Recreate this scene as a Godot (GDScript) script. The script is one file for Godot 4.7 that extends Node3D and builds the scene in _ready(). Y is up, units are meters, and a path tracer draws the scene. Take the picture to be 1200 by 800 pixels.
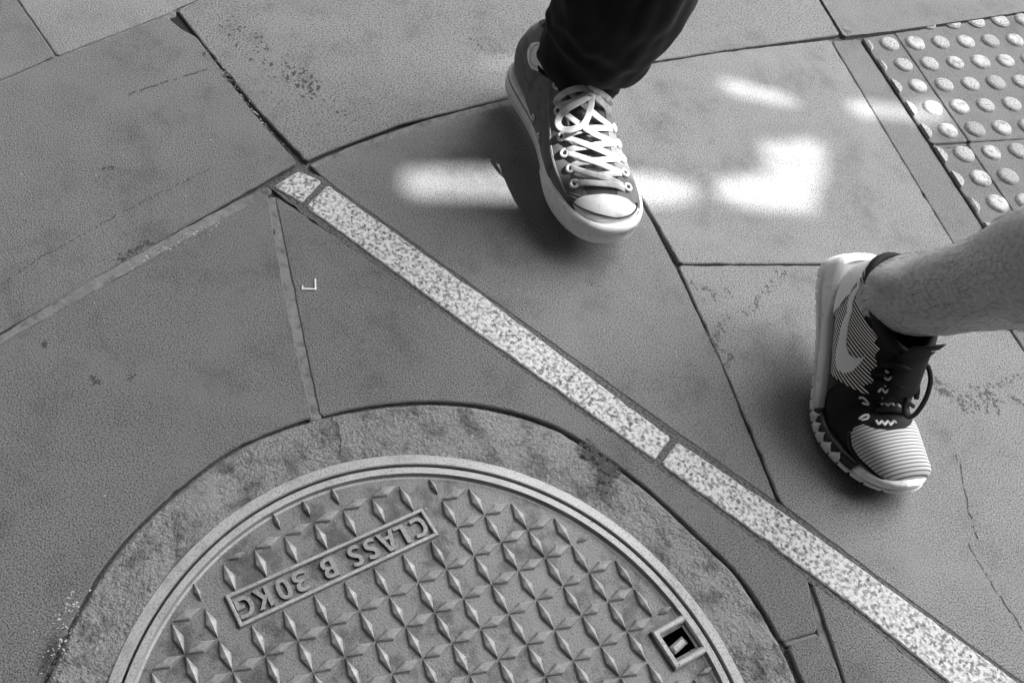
extends Node3D
# A pavement of sawn stone with a manhole cover, a granite strip, tactile dots and the feet of two people walking across it.

var rng := RandomNumberGenerator.new()
var wob := FastNoiseLite.new()
var wob2 := FastNoiseLite.new()
var M := {}

# ---------------------------------------------------------------- names and tags
func add(n: Node3D, called: String, parent: Node = self) -> Node3D:
	n.name = called
	parent.add_child(n, true)
	return n

func obj(called: String, mesh: Mesh, mat: Material, parent: Node = self) -> MeshInstance3D:
	var o := MeshInstance3D.new()
	o.mesh = mesh
	o.material_override = mat
	add(o, called, parent)
	return o

func tag(o: Node, label: String, category: String, group := "") -> void:
	o.set_meta("label", label)
	o.set_meta("category", category)
	if group:
		o.set_meta("group", group)

# ---------------------------------------------------------------- materials
func grey(v: float) -> Color:
	var s := Color(v, v, v).linear_to_srgb()
	return s

func ramp(stops: Array) -> Gradient:
	var g := Gradient.new()
	var o := PackedFloat32Array()
	var c := PackedColorArray()
	for s in stops:
		o.append(s[0])
		c.append(Color(s[1], s[1], s[1]))
	g.offsets = o
	g.colors = c
	return g

func noise_tex(sd: int, size: int, freq: float, octaves: int, stops: Array, kind := FastNoiseLite.TYPE_SIMPLEX_SMOOTH, gain := 0.5) -> NoiseTexture2D:
	var n := FastNoiseLite.new()
	n.seed = sd
	n.noise_type = kind
	n.frequency = freq
	n.fractal_octaves = octaves
	n.fractal_gain = gain
	if kind == FastNoiseLite.TYPE_CELLULAR:
		n.cellular_return_type = FastNoiseLite.RETURN_CELL_VALUE
		n.fractal_type = FastNoiseLite.FRACTAL_NONE
	var t := NoiseTexture2D.new()
	t.width = size
	t.height = size
	t.seamless = true
	t.seamless_blend_skirt = 0.2
	t.noise = n
	if stops.size():
		t.color_ramp = ramp(stops)
	return t

func surface(tone: float, tex: Texture2D, period: float, bump: Texture2D, bump_cm: float, rough := 0.85, detail: Texture2D = null, detail_period := 1.3) -> StandardMaterial3D:
	var m := StandardMaterial3D.new()
	m.albedo_color = grey(tone)
	m.albedo_texture = tex
	m.roughness = rough
	m.uv1_triplanar = true
	m.uv1_world_triplanar = true
	m.uv1_scale = Vector3.ONE / period
	if bump:
		m.heightmap_enabled = true
		m.heightmap_texture = bump
		m.heightmap_scale = bump_cm
	if detail:
		m.detail_enabled = true
		m.detail_albedo = detail
		m.detail_blend_mode = BaseMaterial3D.BLEND_MODE_MUL
		m.detail_uv_layer = BaseMaterial3D.DETAIL_UV_2
		m.uv2_triplanar = true
		m.uv2_world_triplanar = true
		m.uv2_scale = Vector3.ONE / detail_period
	return m

func plain(tone: float, rough := 0.7, metal := 0.0) -> StandardMaterial3D:
	var m := StandardMaterial3D.new()
	m.albedo_color = grey(tone)
	m.roughness = rough
	m.metallic = metal
	return m

func make_materials() -> void:
	var grain := noise_tex(3, 1024, 0.16, 2, [[0.0, 0.3], [0.28, 0.64], [0.44, 0.88], [0.58, 0.97], [0.75, 1.0], [1.0, 1.0]], FastNoiseLite.TYPE_SIMPLEX_SMOOTH, 0.65)
	var grain_h := noise_tex(11, 1024, 0.13, 4, [[0.0, 0.0], [1.0, 1.0]], FastNoiseLite.TYPE_SIMPLEX_SMOOTH, 0.6)
	var blotch := noise_tex(5, 512, 0.018, 5, [[0.0, 0.8], [0.4, 0.95], [0.6, 0.98], [1.0, 1.0]], FastNoiseLite.TYPE_SIMPLEX_SMOOTH, 0.75)
	var coarse := noise_tex(21, 1024, 0.05, 5, [[0.0, 0.45], [0.35, 0.75], [0.6, 1.0], [1.0, 1.0]], FastNoiseLite.TYPE_SIMPLEX_SMOOTH, 0.7)
	var coarse_h := noise_tex(22, 1024, 0.04, 5, [], FastNoiseLite.TYPE_SIMPLEX_SMOOTH, 0.7)
	var flecks := noise_tex(31, 1024, 0.068, 1, [[0.0, 0.5], [0.1, 0.66], [0.22, 0.84], [0.4, 0.94], [1.0, 1.0]], FastNoiseLite.TYPE_CELLULAR)
	var flecks2 := noise_tex(32, 512, 0.05, 4, [[0.0, 0.5], [0.33, 0.72], [0.5, 0.95], [1.0, 1.0]], FastNoiseLite.TYPE_SIMPLEX_SMOOTH, 0.6)
	M.stone = []
	for v in [0.19, 0.205, 0.265, 0.175, 0.25]:
		M.stone.append(surface(v * 1.08, grain, 0.42, grain_h, 0.10, 0.82, blotch, 1.3))
	M.stone_smooth = surface(0.22, grain, 0.6, grain_h, 0.035, 0.7, blotch, 1.1)
	var soft := noise_tex(53, 512, 0.03, 4, [[0.0, 0.6], [0.4, 0.88], [1.0, 1.0]])
	M.mortar = surface(0.24, soft, 0.3, coarse_h, 0.1, 0.9, blotch, 0.7)
	M.mortar_dark = surface(0.12, coarse, 0.25, coarse_h, 0.25, 0.95)
	M.mortar_mid = surface(0.14, coarse, 0.25, coarse_h, 0.25, 0.95)
	var cement := noise_tex(52, 1024, 0.07, 4, [[0.0, 0.6], [0.3, 0.8], [0.55, 0.97], [1.0, 1.0]], FastNoiseLite.TYPE_SIMPLEX_SMOOTH, 0.7)
	var patchy := noise_tex(51, 512, 0.014, 5, [[0.0, 0.45], [0.3, 0.72], [0.5, 0.95], [1.0, 1.0]], FastNoiseLite.TYPE_SIMPLEX_SMOOTH, 0.7)
	M.concrete = surface(0.30, cement, 0.33, coarse_h, 0.32, 0.9, patchy, 0.42)
	M.granite = surface(0.7, flecks, 0.22, grain_h, 0.06, 0.7, flecks2, 0.19)
	var cast := noise_tex(61, 1024, 0.12, 3, [[0.0, 0.6], [0.3, 0.85], [0.5, 0.96], [1.0, 1.0]])
	M.iron = surface(0.2, cast, 0.4, grain_h, 0.05, 0.5, patchy, 0.5)
	M.iron_worn = surface(0.40, cast, 0.4, grain_h, 0.018, 0.4, blotch, 0.5)
	M.iron_letter = surface(0.27, cast, 0.4, grain_h, 0.02, 0.42, blotch, 0.5)
	for m in [M.iron, M.iron_worn, M.iron_letter]:
		m.metallic = 0.12
	M.dark = plain(0.012, 0.9)
	M.pit = plain(0.05, 0.95)
	M.dot = surface(0.54, grain, 0.2, grain_h, 0.05, 0.6, flecks2, 0.12)
	M.dots = [M.dot, surface(0.44, grain, 0.2, grain_h, 0.06, 0.65, flecks2, 0.1), surface(0.6, grain, 0.23, grain_h, 0.05, 0.55, patchy, 0.14)]
	M.scrap = plain(0.8, 0.6)
	M.wall = surface(0.08, coarse, 0.6, coarse_h, 0.3, 0.9)  # dark tone for the unseen sheet and blocks
	M.glass_dark = plain(0.03, 0.2)
	M.grain_h = grain_h
	M.grain = grain

# ---------------------------------------------------------------- flat shapes
func rough_outline(p: PackedVector2Array, step: float, amount: float, corner := 0.004) -> PackedVector2Array:
	# an outline cut into short runs that wander a little, with its corners knocked off
	var out := PackedVector2Array()
	var n := p.size()
	for i in n:
		var a := p[i]
		var b := p[(i + 1) % n]
		var d := b - a
		var l := d.length()
		if l < 0.0005:
			continue
		var dir := d / l
		var side := Vector2(-dir.y, dir.x)
		var k := maxi(1, int(l / step))
		for j in k:
			var t := float(j) / k
			var s := lerpf(minf(corner, l * 0.3), l - minf(corner, l * 0.3), t)
			var q := a + dir * s
			var w := wob.get_noise_2d(q.x * 60.0, q.y * 60.0) * amount
			var w2 := wob2.get_noise_2d(q.x * 45.0 + 50.0, q.y * 45.0)
			if w2 > 0.42:
				w += (w2 - 0.42) * amount * 6.0
			out.append(q + side * w)
		out.append(a + dir * (l - minf(corner, l * 0.3)))
	return out

func inset(p: PackedVector2Array, d: float) -> PackedVector2Array:
	var r := Geometry2D.offset_polygon(p, -d, Geometry2D.JOIN_MITER)
	var best := PackedVector2Array()
	var most := -1.0
	for q in r:
		var a := absf(area(q))
		if a > most:
			most = a
			best = q
	return best

func area(p: PackedVector2Array) -> float:
	var s := 0.0
	for i in p.size():
		s += p[i].cross(p[(i + 1) % p.size()])
	return s * 0.5

func tri(st: SurfaceTool, a: Vector3, b: Vector3, c: Vector3) -> void:
	st.add_vertex(a)
	st.add_vertex(b)
	st.add_vertex(c)

func quad(st: SurfaceTool, a: Vector3, b: Vector3, c: Vector3, d: Vector3) -> void:
	tri(st, a, b, c)
	tri(st, a, c, d)

func start(smooth := -1) -> SurfaceTool:
	var st := SurfaceTool.new()
	st.begin(Mesh.PRIMITIVE_TRIANGLES)
	st.set_smooth_group(smooth)
	return st

func done(st: SurfaceTool) -> ArrayMesh:
	st.generate_normals()
	return st.commit()

func slab_into(st: SurfaceTool, p0: PackedVector2Array, top: float, thick: float, bevel: float) -> void:
	# a plate with a bevelled rim; a flat top at «top» and sides down to top - thick
	var p := p0
	if area(p) < 0.0:
		p.reverse()
	var tops := PackedVector2Array()
	var n := p.size()
	for i in n:
		var a := p[(i + n - 1) % n]
		var b := p[i]
		var c := p[(i + 1) % n]
		var d1 := (b - a).normalized()
		var d2 := (c - b).normalized()
		var nn := Vector2(-d1.y, d1.x) + Vector2(-d2.y, d2.x)
		if nn.length() < 0.01:
			nn = Vector2(-d1.y, d1.x)
		nn = nn.normalized()
		var f := 1.0 / maxf(0.5, nn.dot(Vector2(-d1.y, d1.x)))
		tops.append(b + nn * bevel * f)
	var ids := Geometry2D.triangulate_polygon(tops)
	if ids.is_empty():
		tops = p
		ids = Geometry2D.triangulate_polygon(tops)
	for k in range(0, ids.size(), 3):
		var a := tops[ids[k]]
		var b := tops[ids[k + 1]]
		var c := tops[ids[k + 2]]
		if (b - a).cross(c - a) < 0.0:
			var s := b
			b = c
			c = s
		tri(st, Vector3(a.x, top, a.y), Vector3(b.x, top, b.y), Vector3(c.x, top, c.y))
	for i in n:
		var j := (i + 1) % n
		var a := Vector3(tops[i].x, top, tops[i].y)
		var b := Vector3(tops[j].x, top, tops[j].y)
		var c := Vector3(p[j].x, top - bevel * 0.8, p[j].y)
		var d := Vector3(p[i].x, top - bevel * 0.8, p[i].y)
		quad(st, a, d, c, b)
		var e := Vector3(c.x, top - thick, c.z)
		var f := Vector3(d.x, top - thick, d.z)
		quad(st, d, f, e, c)

func plate(called: String, p: PackedVector2Array, top: float, thick: float, bevel: float, mat: Material, parent: Node, wander := 0.0012, step := 0.012, corner := 0.004) -> MeshInstance3D:
	var q := p
	if area(q) < 0.0:
		q.reverse()
	if wander > 0.0:
		q = rough_outline(q, step, wander, corner)
	var st := start()
	slab_into(st, q, top, thick, bevel)
	return obj(called, done(st), mat, parent)

func with_holes(outer: PackedVector2Array, holes: Array) -> Array:
	# simple outlines that together cover «outer» less the holes: cut along lines through the holes
	var bands := [outer]
	for h in holes:
		var mid := Vector2.ZERO
		for v in h:
			mid += v / h.size()
		var next := []
		var z := mid.y
		for b in bands:
			next.append_array(Geometry2D.intersect_polygons(b, PackedVector2Array([Vector2(-50, -50), Vector2(50, -50), Vector2(50, z), Vector2(-50, z)])))
			next.append_array(Geometry2D.intersect_polygons(b, PackedVector2Array([Vector2(-50, z), Vector2(50, z), Vector2(50, 50), Vector2(-50, 50)])))
		bands = next
	for h in holes:
		var next := []
		for b in bands:
			next.append_array(Geometry2D.clip_polygons(b, h))
		bands = next
	return bands

func lathe(profile: Array, steps: int, smooth := 0) -> ArrayMesh:
	# profile: [radius, height] from the outside in
	var st := start(smooth)
	for i in steps:
		var a := TAU * i / steps
		var b := TAU * (i + 1) / steps
		for k in profile.size() - 1:
			var r1: float = profile[k][0]
			var h1: float = profile[k][1]
			var r2: float = profile[k + 1][0]
			var h2: float = profile[k + 1][1]
			var p := Vector3(cos(a) * r1, h1, sin(a) * r1)
			var q := Vector3(cos(b) * r1, h1, sin(b) * r1)
			var s := Vector3(cos(b) * r2, h2, sin(b) * r2)
			var t := Vector3(cos(a) * r2, h2, sin(a) * r2)
			if r1 > 0.00001:
				tri(st, p, s, q)
			if r2 > 0.00001:
				tri(st, p, t, s)
	return done(st)

func flip(st: SurfaceTool) -> void:
	pass

# ---------------------------------------------------------------- the scene
func _ready() -> void:
	rng.seed = 7
	wob.seed = 2
	wob.frequency = 1.0
	wob.fractal_octaves = 3
	wob2.seed = 9
	wob2.frequency = 1.0
	wob2.fractal_octaves = 2

	# camera: a picture cropped from a larger frame, so the lens is shifted
	var cam := Camera3D.new()
	cam.name = "camera"
	cam.projection = Camera3D.PROJECTION_FRUSTUM
	cam.near = 0.05
	cam.far = 400.0
	cam.size = 0.032725
	cam.frustum_offset = Vector2(0.0065615, -0.0015748)
	cam.position = Vector3(0, 1.05, 0)
	cam.rotation = Vector3(-0.94568473, 0, 0.2355527)
	add_child(cam)
	cam.current = true

	# sky and light
	var sky_mat := ProceduralSkyMaterial.new()
	sky_mat.sky_top_color = Color(0.62, 0.62, 0.62)
	sky_mat.sky_horizon_color = Color(0.78, 0.78, 0.78)
	sky_mat.sky_curve = 0.2
	sky_mat.ground_bottom_color = Color(0.3, 0.3, 0.3)
	sky_mat.ground_horizon_color = Color(0.5, 0.5, 0.5)
	sky_mat.sun_angle_max = 1.0
	var sky := Sky.new()
	sky.sky_material = sky_mat
	var env := Environment.new()
	env.background_mode = Environment.BG_SKY
	env.sky = sky
	env.background_energy_multiplier = 4.0
	env.tonemap_mode = Environment.TONE_MAPPER_LINEAR
	env.tonemap_exposure = 6.6
	env.sdfgi_enabled = true
	env.ssao_enabled = true
	env.ssil_enabled = true
	var we := WorldEnvironment.new()
	we.name = "world_environment"
	we.environment = env
	add_child(we)
	var to_sun := Vector3(0.5, 1.0, 0.08).normalized()
	var sun := DirectionalLight3D.new()
	sun.name = "sun"
	sun.light_energy = 0.6
	sun.light_color = Color(1.0, 1.0, 1.0)
	sun.light_angular_distance = 0.38
	sun.shadow_enabled = true
	sun.look_at_from_position(to_sun * 10.0, Vector3.ZERO, Vector3.FORWARD)
	add_child(sun)

	make_materials()
	build_unseen_surround(to_sun)
	build_pavement()
	build_manhole()
	build_tactile()
	build_marks()
	shoe_materials()
	build_people()

# ---------------------------------------------------------------- shoes and legs
func cr(tab: Array, t: float) -> Array:
	var n := tab.size()
	var i := clampi(int(floor(t)), 0, n - 2)
	var a := t - i
	var p0: Array = tab[maxi(i - 1, 0)]
	var p1: Array = tab[i]
	var p2: Array = tab[i + 1]
	var p3: Array = tab[mini(i + 2, n - 1)]
	var out := []
	for k in p1.size():
		out.append(0.5 * (2.0 * p1[k] + (p2[k] - p0[k]) * a + (2.0 * p0[k] - 5.0 * p1[k] + 4.0 * p2[k] - p3[k]) * a * a + (3.0 * p1[k] - p0[k] - 3.0 * p2[k] + p3[k]) * a * a * a))
	return out

func bend_table(deg: float) -> Array:
	# a foot that rises on its ball: the centre line of the sole, from the toe back
	var out := []
	var x := 0.32
	var y := 0.0
	for i in 341:
		var s := 0.32 - i * 0.001
		var u := clampf((0.235 - s) / 0.07, 0.0, 1.0)
		var th := deg_to_rad(deg) * u * u * (3.0 - 2.0 * u)
		out.append([x, y, th])
		x -= cos(th) * 0.001
		y += sin(th) * 0.001
	return out

func bent(sh: Dictionary, p: Vector3) -> Vector3:
	if not sh.has("bend"):
		return p
	var i := clampf((0.32 - p.x) * 1000.0, 0.0, 339.99)
	var k := int(i)
	var f := i - k
	var a: Array = sh.bend[k]
	var b: Array = sh.bend[k + 1]
	var th := lerpf(a[2], b[2], f)
	return Vector3(lerpf(a[0], b[0], f) + p.y * sin(th), lerpf(a[1], b[1], f) + p.y * cos(th), p.z)

func flat_point(sh: Dictionary, t: float, th: float) -> Vector3:
	var q := cr(sh.tab, t)
	var c := cos(th)
	var s := sin(th)
	var a: float = signf(c) * pow(absf(c), 2.0 / q[6])
	var l: float = signf(s) * pow(absf(s), 2.0 / q[6]) * (1.0 - q[7] * a)
	return Vector3((q[0] + q[2]) * 0.5 + a * (q[0] - q[2]) * 0.5, (q[1] + q[3]) * 0.5 + a * (q[1] - q[3]) * 0.5, q[5] + q[4] * l)

func on_shoe(sh: Dictionary, t: float, th: float, off := 0.0) -> Vector3:
	var p := bent(sh, flat_point(sh, t, th))
	if off != 0.0:
		p += shoe_normal(sh, t, th) * off
	return p

func shoe_normal(sh: Dictionary, t: float, th: float) -> Vector3:
	var e := 0.02
	var n: float = sh.tab.size() - 1.0
	var t1 := clampf(t, 0.0, n - e)
	var a := bent(sh, flat_point(sh, t1, th + e)) - bent(sh, flat_point(sh, t1, th - e))
	var b := bent(sh, flat_point(sh, t1 + e, th)) - bent(sh, flat_point(sh, t1, th))
	var nn := a.cross(b).normalized()
	var q := cr(sh.tab, t1)
	var mid := bent(sh, Vector3((q[0] + q[2]) * 0.5, (q[1] + q[3]) * 0.5, q[5]))
	if nn.dot(bent(sh, flat_point(sh, t1, th)) - mid) < 0.0:
		nn = -nn
	return nn

func grid_mesh(pts: Array, closed: bool, uvs: Array = [], smooth := 0) -> ArrayMesh:
	# rows of points (all of one length) joined into a skin; the renderer draws both sides
	var st := start(smooth)
	var turned := false
	if closed:
		var sum := 0.0
		for i in pts.size() - 1:
			var m: int = pts[i].size()
			var c := Vector3.ZERO
			for v in pts[i]:
				c += v / m
			for j in range(0, m, 3):
				var a: Vector3 = pts[i][j]
				var b: Vector3 = pts[i + 1][j]
				var d: Vector3 = pts[i + 1][(j + 1) % m]
				sum += (d - a).cross(b - a).dot(a - c)
		turned = sum < 0.0
	for i in pts.size() - 1:
		var m: int = pts[i].size()
		for j in (m if closed else m - 1):
			var k := (j + 1) % m
			for v in ([[i, j], [i + 1, k], [i + 1, j], [i, j], [i, k], [i + 1, k]] if turned else [[i, j], [i + 1, j], [i + 1, k], [i, j], [i + 1, k], [i, k]]):
				if uvs.size():
					st.set_uv(uvs[v[0]][v[1]])
				st.add_vertex(pts[v[0]][v[1]])
	return done(st)

func upper_mesh(sh: Dictionary, nt: int, nh: int, crumple := 0.0) -> ArrayMesh:
	var rows := []
	var uvs := []
	var n: float = sh.tab.size() - 1.0
	for i in nt + 1:
		var t := n * i / nt
		var row := []
		var uv := []
		for j in nh:
			var th := TAU * j / nh
			var off := 0.0
			if crumple > 0.0:
				var p := flat_point(sh, t, th)
				off = crumple * (wob.get_noise_3d(p.x * 30.0, p.y * 30.0, p.z * 30.0) + 0.5 * wob2.get_noise_3d(p.x * 70.0, p.y * 70.0, p.z * 70.0))
			row.append(on_shoe(sh, t, th, off))
			uv.append(Vector2(t, th))
		rows.append(row)
		uvs.append(uv)
	# close the toe
	var tip := []
	var c := Vector3.ZERO
	for v in rows[0]:
		c += v / rows[0].size()
	for j in nh:
		tip.append(c)
	rows.push_front(tip)
	uvs.push_front(uvs[0])
	return grid_mesh(rows, true, uvs)

func panel(sh: Dictionary, outline: Array, off: float, tilt := 0.0, scale := 1.0) -> ArrayMesh:
	# a piece laid on the shoe's skin: an outline in (station, angle), lifted by «off», with its edge turned down
	var poly := PackedVector2Array()
	for v in outline:
		poly.append(Vector2(v.x, v.y))
	var st := start(0)
	var box := Rect2(poly[0], Vector2.ZERO)
	for v in poly:
		box = box.expand(v)
	var dt := 0.16
	var dh := 0.09
	var ct := cos(tilt)
	var sn := sin(tilt)
	var put := func(q: Vector2, o: float) -> void:
		var f := flat_point(sh, q.x, q.y)
		st.set_uv(Vector2(f.x * ct + f.y * sn, -f.x * sn + f.y * ct) / scale)
		st.add_vertex(on_shoe(sh, q.x, q.y, o))
	var i0 := int(floor(box.position.x / dt))
	var j0 := int(floor(box.position.y / dh))
	for i in range(i0, int(ceil(box.end.x / dt))):
		for j in range(j0, int(ceil(box.end.y / dh))):
			var cell := PackedVector2Array([Vector2(i * dt, j * dh), Vector2((i + 1) * dt, j * dh), Vector2((i + 1) * dt, (j + 1) * dh), Vector2(i * dt, (j + 1) * dh)])
			for piece in Geometry2D.intersect_polygons(cell, poly):
				var ids := Geometry2D.triangulate_polygon(piece)
				for n in range(0, ids.size(), 3):
					var a := on_shoe(sh, piece[ids[n]].x, piece[ids[n]].y)
					var b := on_shoe(sh, piece[ids[n + 1]].x, piece[ids[n + 1]].y)
					var c := on_shoe(sh, piece[ids[n + 2]].x, piece[ids[n + 2]].y)
					var good := (c - a).cross(b - a).dot(shoe_normal(sh, piece[ids[n]].x, piece[ids[n]].y)) > 0.0
					put.call(piece[ids[n]], off)
					put.call(piece[ids[n + 1 if good else n + 2]], off)
					put.call(piece[ids[n + 2 if good else n + 1]], off)
	for i in poly.size():
		var a := poly[i]
		var b := poly[(i + 1) % poly.size()]
		var k := maxi(1, int(a.distance_to(b) / 0.15))
		for s in k:
			var p := a.lerp(b, float(s) / k)
			var q := a.lerp(b, float(s + 1) / k)
			put.call(p, off)
			put.call(q, off)
			put.call(q, -0.001)
			put.call(p, off)
			put.call(q, -0.001)
			put.call(p, -0.001)
	return done(st)

func smooth_path(p: Array, per := 5) -> Array:
	var rows := []
	for v in p:
		rows.append([v.x, v.y, v.z])
	var out := []
	for i in (p.size() - 1) * per + 1:
		var q := cr(rows, float(i) / per)
		out.append(Vector3(q[0], q[1], q[2]))
	return out

func ribbon(path: Array, ups: Array, width: float, thick: float, closed := false) -> ArrayMesh:
	# a flat lace or a round cord along a path; ups say which way its flat side looks
	var rows := []
	var n := path.size()
	for i in n:
		var d: Vector3 = path[mini(i + 1, n - 1)] - path[maxi(i - 1, 0)]
		var u: Vector3 = ups[i] if ups.size() == n else ups[0]
		var side := d.cross(u).normalized()
		var nn := side.cross(d).normalized()
		var row := []
		for k in 10:
			var a := TAU * k / 10
			var c := cos(a)
			var s := sin(a)
			var sq: Vector3 = path[i] + side * signf(c) * pow(absf(c), 0.7) * width * 0.5 + nn * s * thick * 0.5
			row.append(sq)
		rows.append(row)
	if not closed:
		for e in [0, 1]:
			var c: Vector3 = path[0] if e == 0 else path[n - 1]
			var cap := []
			for k in 10:
				cap.append(c)
			if e == 0:
				rows.push_front(cap)
			else:
				rows.append(cap)
	return grid_mesh(rows, true)

func lace(sh: Dictionary, pts: Array, width: float, thick: float, per := 6) -> ArrayMesh:
	# points: (station, angle, lift) on the shoe
	var q := smooth_path(pts, per)
	var path := []
	var ups := []
	for v in q:
		path.append(on_shoe(sh, v.x, v.y, v.z))
		ups.append(shoe_normal(sh, v.x, v.y))
	return ribbon(path, ups, width, thick)

func sole_band(sh: Dictionary, levels: Array, x_from := -1.0, m := 150, wave = null) -> ArrayMesh:
	# a wall round the sole: levels are [share of the height, outward]; x_from leaves out what lies behind it
	var loop := []
	var n: float = sh.sole.size() - 1.0
	for side in [3, -3]:
		for i in m + 1:
			var t := n * i / m if side == 3 else n * (m - i) / m
			var q := cr(sh.sole, t)
			loop.append([q[0], q[2] if side == 3 else q[1], q[3], q[4]])
	var rows := []
	for lv in levels:
		var row := []
		for i in loop.size():
			var q: Array = loop[i]
			if q[0] < x_from:
				continue
			var a: Array = loop[(i + loop.size() - 2) % loop.size()]
			var b: Array = loop[(i + 2) % loop.size()]
			var d := Vector2(b[0] - a[0], b[1] - a[1]).normalized()
			var out := Vector2(d.y, -d.x)
			if out.dot(Vector2(q[0] - 0.16, q[1])) < 0.0 and absf(q[1]) > 0.004:
				out = -out
			var y: float = lerpf(q[2], q[3], lv[0])
			var o: float = lv[1]
			if wave != null:
				var w: Vector2 = wave.call(i, q, lv)
				y += w.x
				o += w.y
			row.append(bent(sh, Vector3(q[0] + out.x * o, y, q[1] + out.y * o)))
		rows.append(row)
	return grid_mesh(rows, x_from < -0.5)

func sole_face(sh: Dictionary, share: float, shrink: float) -> ArrayMesh:
	var left := []
	var n: float = sh.sole.size() - 1.0
	for i in 121:
		var q := cr(sh.sole, n * i / 120)
		var y := lerpf(q[3], q[4], share)
		var c: float = (q[1] + q[2]) * 0.5
		var row := []
		for k in 9:
			row.append(bent(sh, Vector3(q[0], y, lerpf(q[1] + shrink * signf(c - q[1]) * minf(1.0, (c - q[1]) / 0.02), q[2] - shrink * minf(1.0, (q[2] - c) / 0.02), k / 8.0))))
		left.append(row)
	return grid_mesh(left, false)

func stripes(dark: float, light: float, duty: float) -> ImageTexture:
	var im := Image.create(8, 64, false, Image.FORMAT_RGB8)
	for y in 64:
		var u := absf(y / 64.0 - 0.5) * 2.0
		var k := smoothstep(duty - 0.12, duty + 0.12, u)
		var v := lerpf(light, dark, k)
		for x in 8:
			im.set_pixel(x, y, Color(v, v, v))
	return ImageTexture.create_from_image(im)

func weave(tone: float, period: float, rough: float) -> StandardMaterial3D:
	var im := Image.create(64, 64, false, Image.FORMAT_RGB8)
	for y in 64:
		for x in 64:
			var a := 0.5 + 0.5 * sin(TAU * x / 8.0)
			var b := 0.5 + 0.5 * sin(TAU * y / 8.0)
			var over := (x / 8 + y / 8) % 2 == 0
			var v := a if over else b
			v = 0.78 + 0.22 * v
			im.set_pixel(x, y, Color(v, v, v))
	var m := plain(tone, rough)
	m.albedo_texture = ImageTexture.create_from_image(im)
	m.uv1_triplanar = true
	m.uv1_scale = Vector3.ONE / period
	m.rim_enabled = true
	m.rim = 0.3
	m.heightmap_enabled = true
	m.heightmap_texture = m.albedo_texture
	m.heightmap_scale = 0.02
	m.detail_enabled = true
	m.detail_albedo = M.cloth_blotch
	m.detail_blend_mode = BaseMaterial3D.BLEND_MODE_MUL
	m.detail_uv_layer = BaseMaterial3D.DETAIL_UV_2
	m.uv2_triplanar = true
	m.uv2_scale = Vector3.ONE * 8.0
	return m

func shoe_materials() -> void:
	M.cloth_blotch = noise_tex(41, 256, 0.02, 4, [[0.0, 0.7], [0.5, 0.95], [1.0, 1.0]])
	var scuff := noise_tex(42, 512, 0.02, 5, [[0.0, 0.6], [0.2, 0.85], [0.35, 0.98], [1.0, 1.0]], FastNoiseLite.TYPE_SIMPLEX_SMOOTH, 0.65)
	M.canvas = weave(0.23, 0.006, 0.9)
	M.canvas_dark = weave(0.09, 0.006, 0.9)
	M.rubber = plain(0.95, 0.55)
	M.rubber.albedo_texture = scuff
	M.rubber.uv1_triplanar = true
	M.rubber.uv1_scale = Vector3.ONE * 7.0
	M.cap = plain(0.95, 0.45)
	M.cap.albedo_texture = scuff
	M.cap.uv1_triplanar = true
	M.cap.uv1_scale = Vector3.ONE * 5.0
	M.cotton = weave(0.9, 0.005, 0.9)
	M.thread = plain(0.45, 0.9)
	M.line = plain(0.03, 0.7)
	M.steel = plain(0.75, 0.4, 0.3)
	M.denim = weave(0.004, 0.006, 0.95)
	M.denim.rim_enabled = false
	M.knit = weave(0.012, 0.004, 0.85)
	M.knit.rim_enabled = false
	M.gloss = plain(0.012, 0.35)
	M.cord = weave(0.010, 0.003, 0.9)
	M.cord.rim_enabled = false
	M.foam = plain(0.95, 0.6)
	M.foam.albedo_texture = scuff
	M.foam.uv1_triplanar = true
	M.foam.uv1_scale = Vector3.ONE * 6.0
	M.stripe = plain(1.0, 0.7)
	M.stripe.albedo_texture = stripes(0.03, 0.95, 0.46)
	M.swoosh = plain(1.0, 0.7)
	M.swoosh.albedo_texture = stripes(0.9, 1.0, 0.62)
	M.toe = plain(1.0, 0.75)
	M.toe.albedo_texture = stripes(0.45, 0.82, 0.66)
	M.skin = plain(0.62, 0.42)
	M.skin.albedo_texture = noise_tex(43, 512, 0.03, 4, [[0.0, 0.72], [0.5, 0.92], [1.0, 1.0]])
	M.skin.uv1_triplanar = true
	M.skin.uv1_scale = Vector3.ONE * 9.0
	M.skin.subsurf_scatter_enabled = true
	M.skin.subsurf_scatter_strength = 0.06
	M.skin.heightmap_enabled = true
	M.skin.heightmap_texture = M.grain_h
	M.skin.heightmap_scale = 0.02
	M.hair = plain(0.02, 0.5)

func shoe_frame(yaw: float, pitch: float, roll: float, origin: Vector3) -> Transform3D:
	var y := deg_to_rad(yaw)
	var f := Vector3(sin(y), 0, cos(y))
	var r := Vector3(-f.z, 0, f.x)
	var p := deg_to_rad(pitch)
	var f2 := f * cos(p) - Vector3.UP * sin(p)
	var u2 := Vector3.UP * cos(p) + f * sin(p)
	var q := deg_to_rad(roll)
	return Transform3D(Basis(f2, u2 * cos(q) - r * sin(q), r * cos(q) + u2 * sin(q)), origin)

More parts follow.
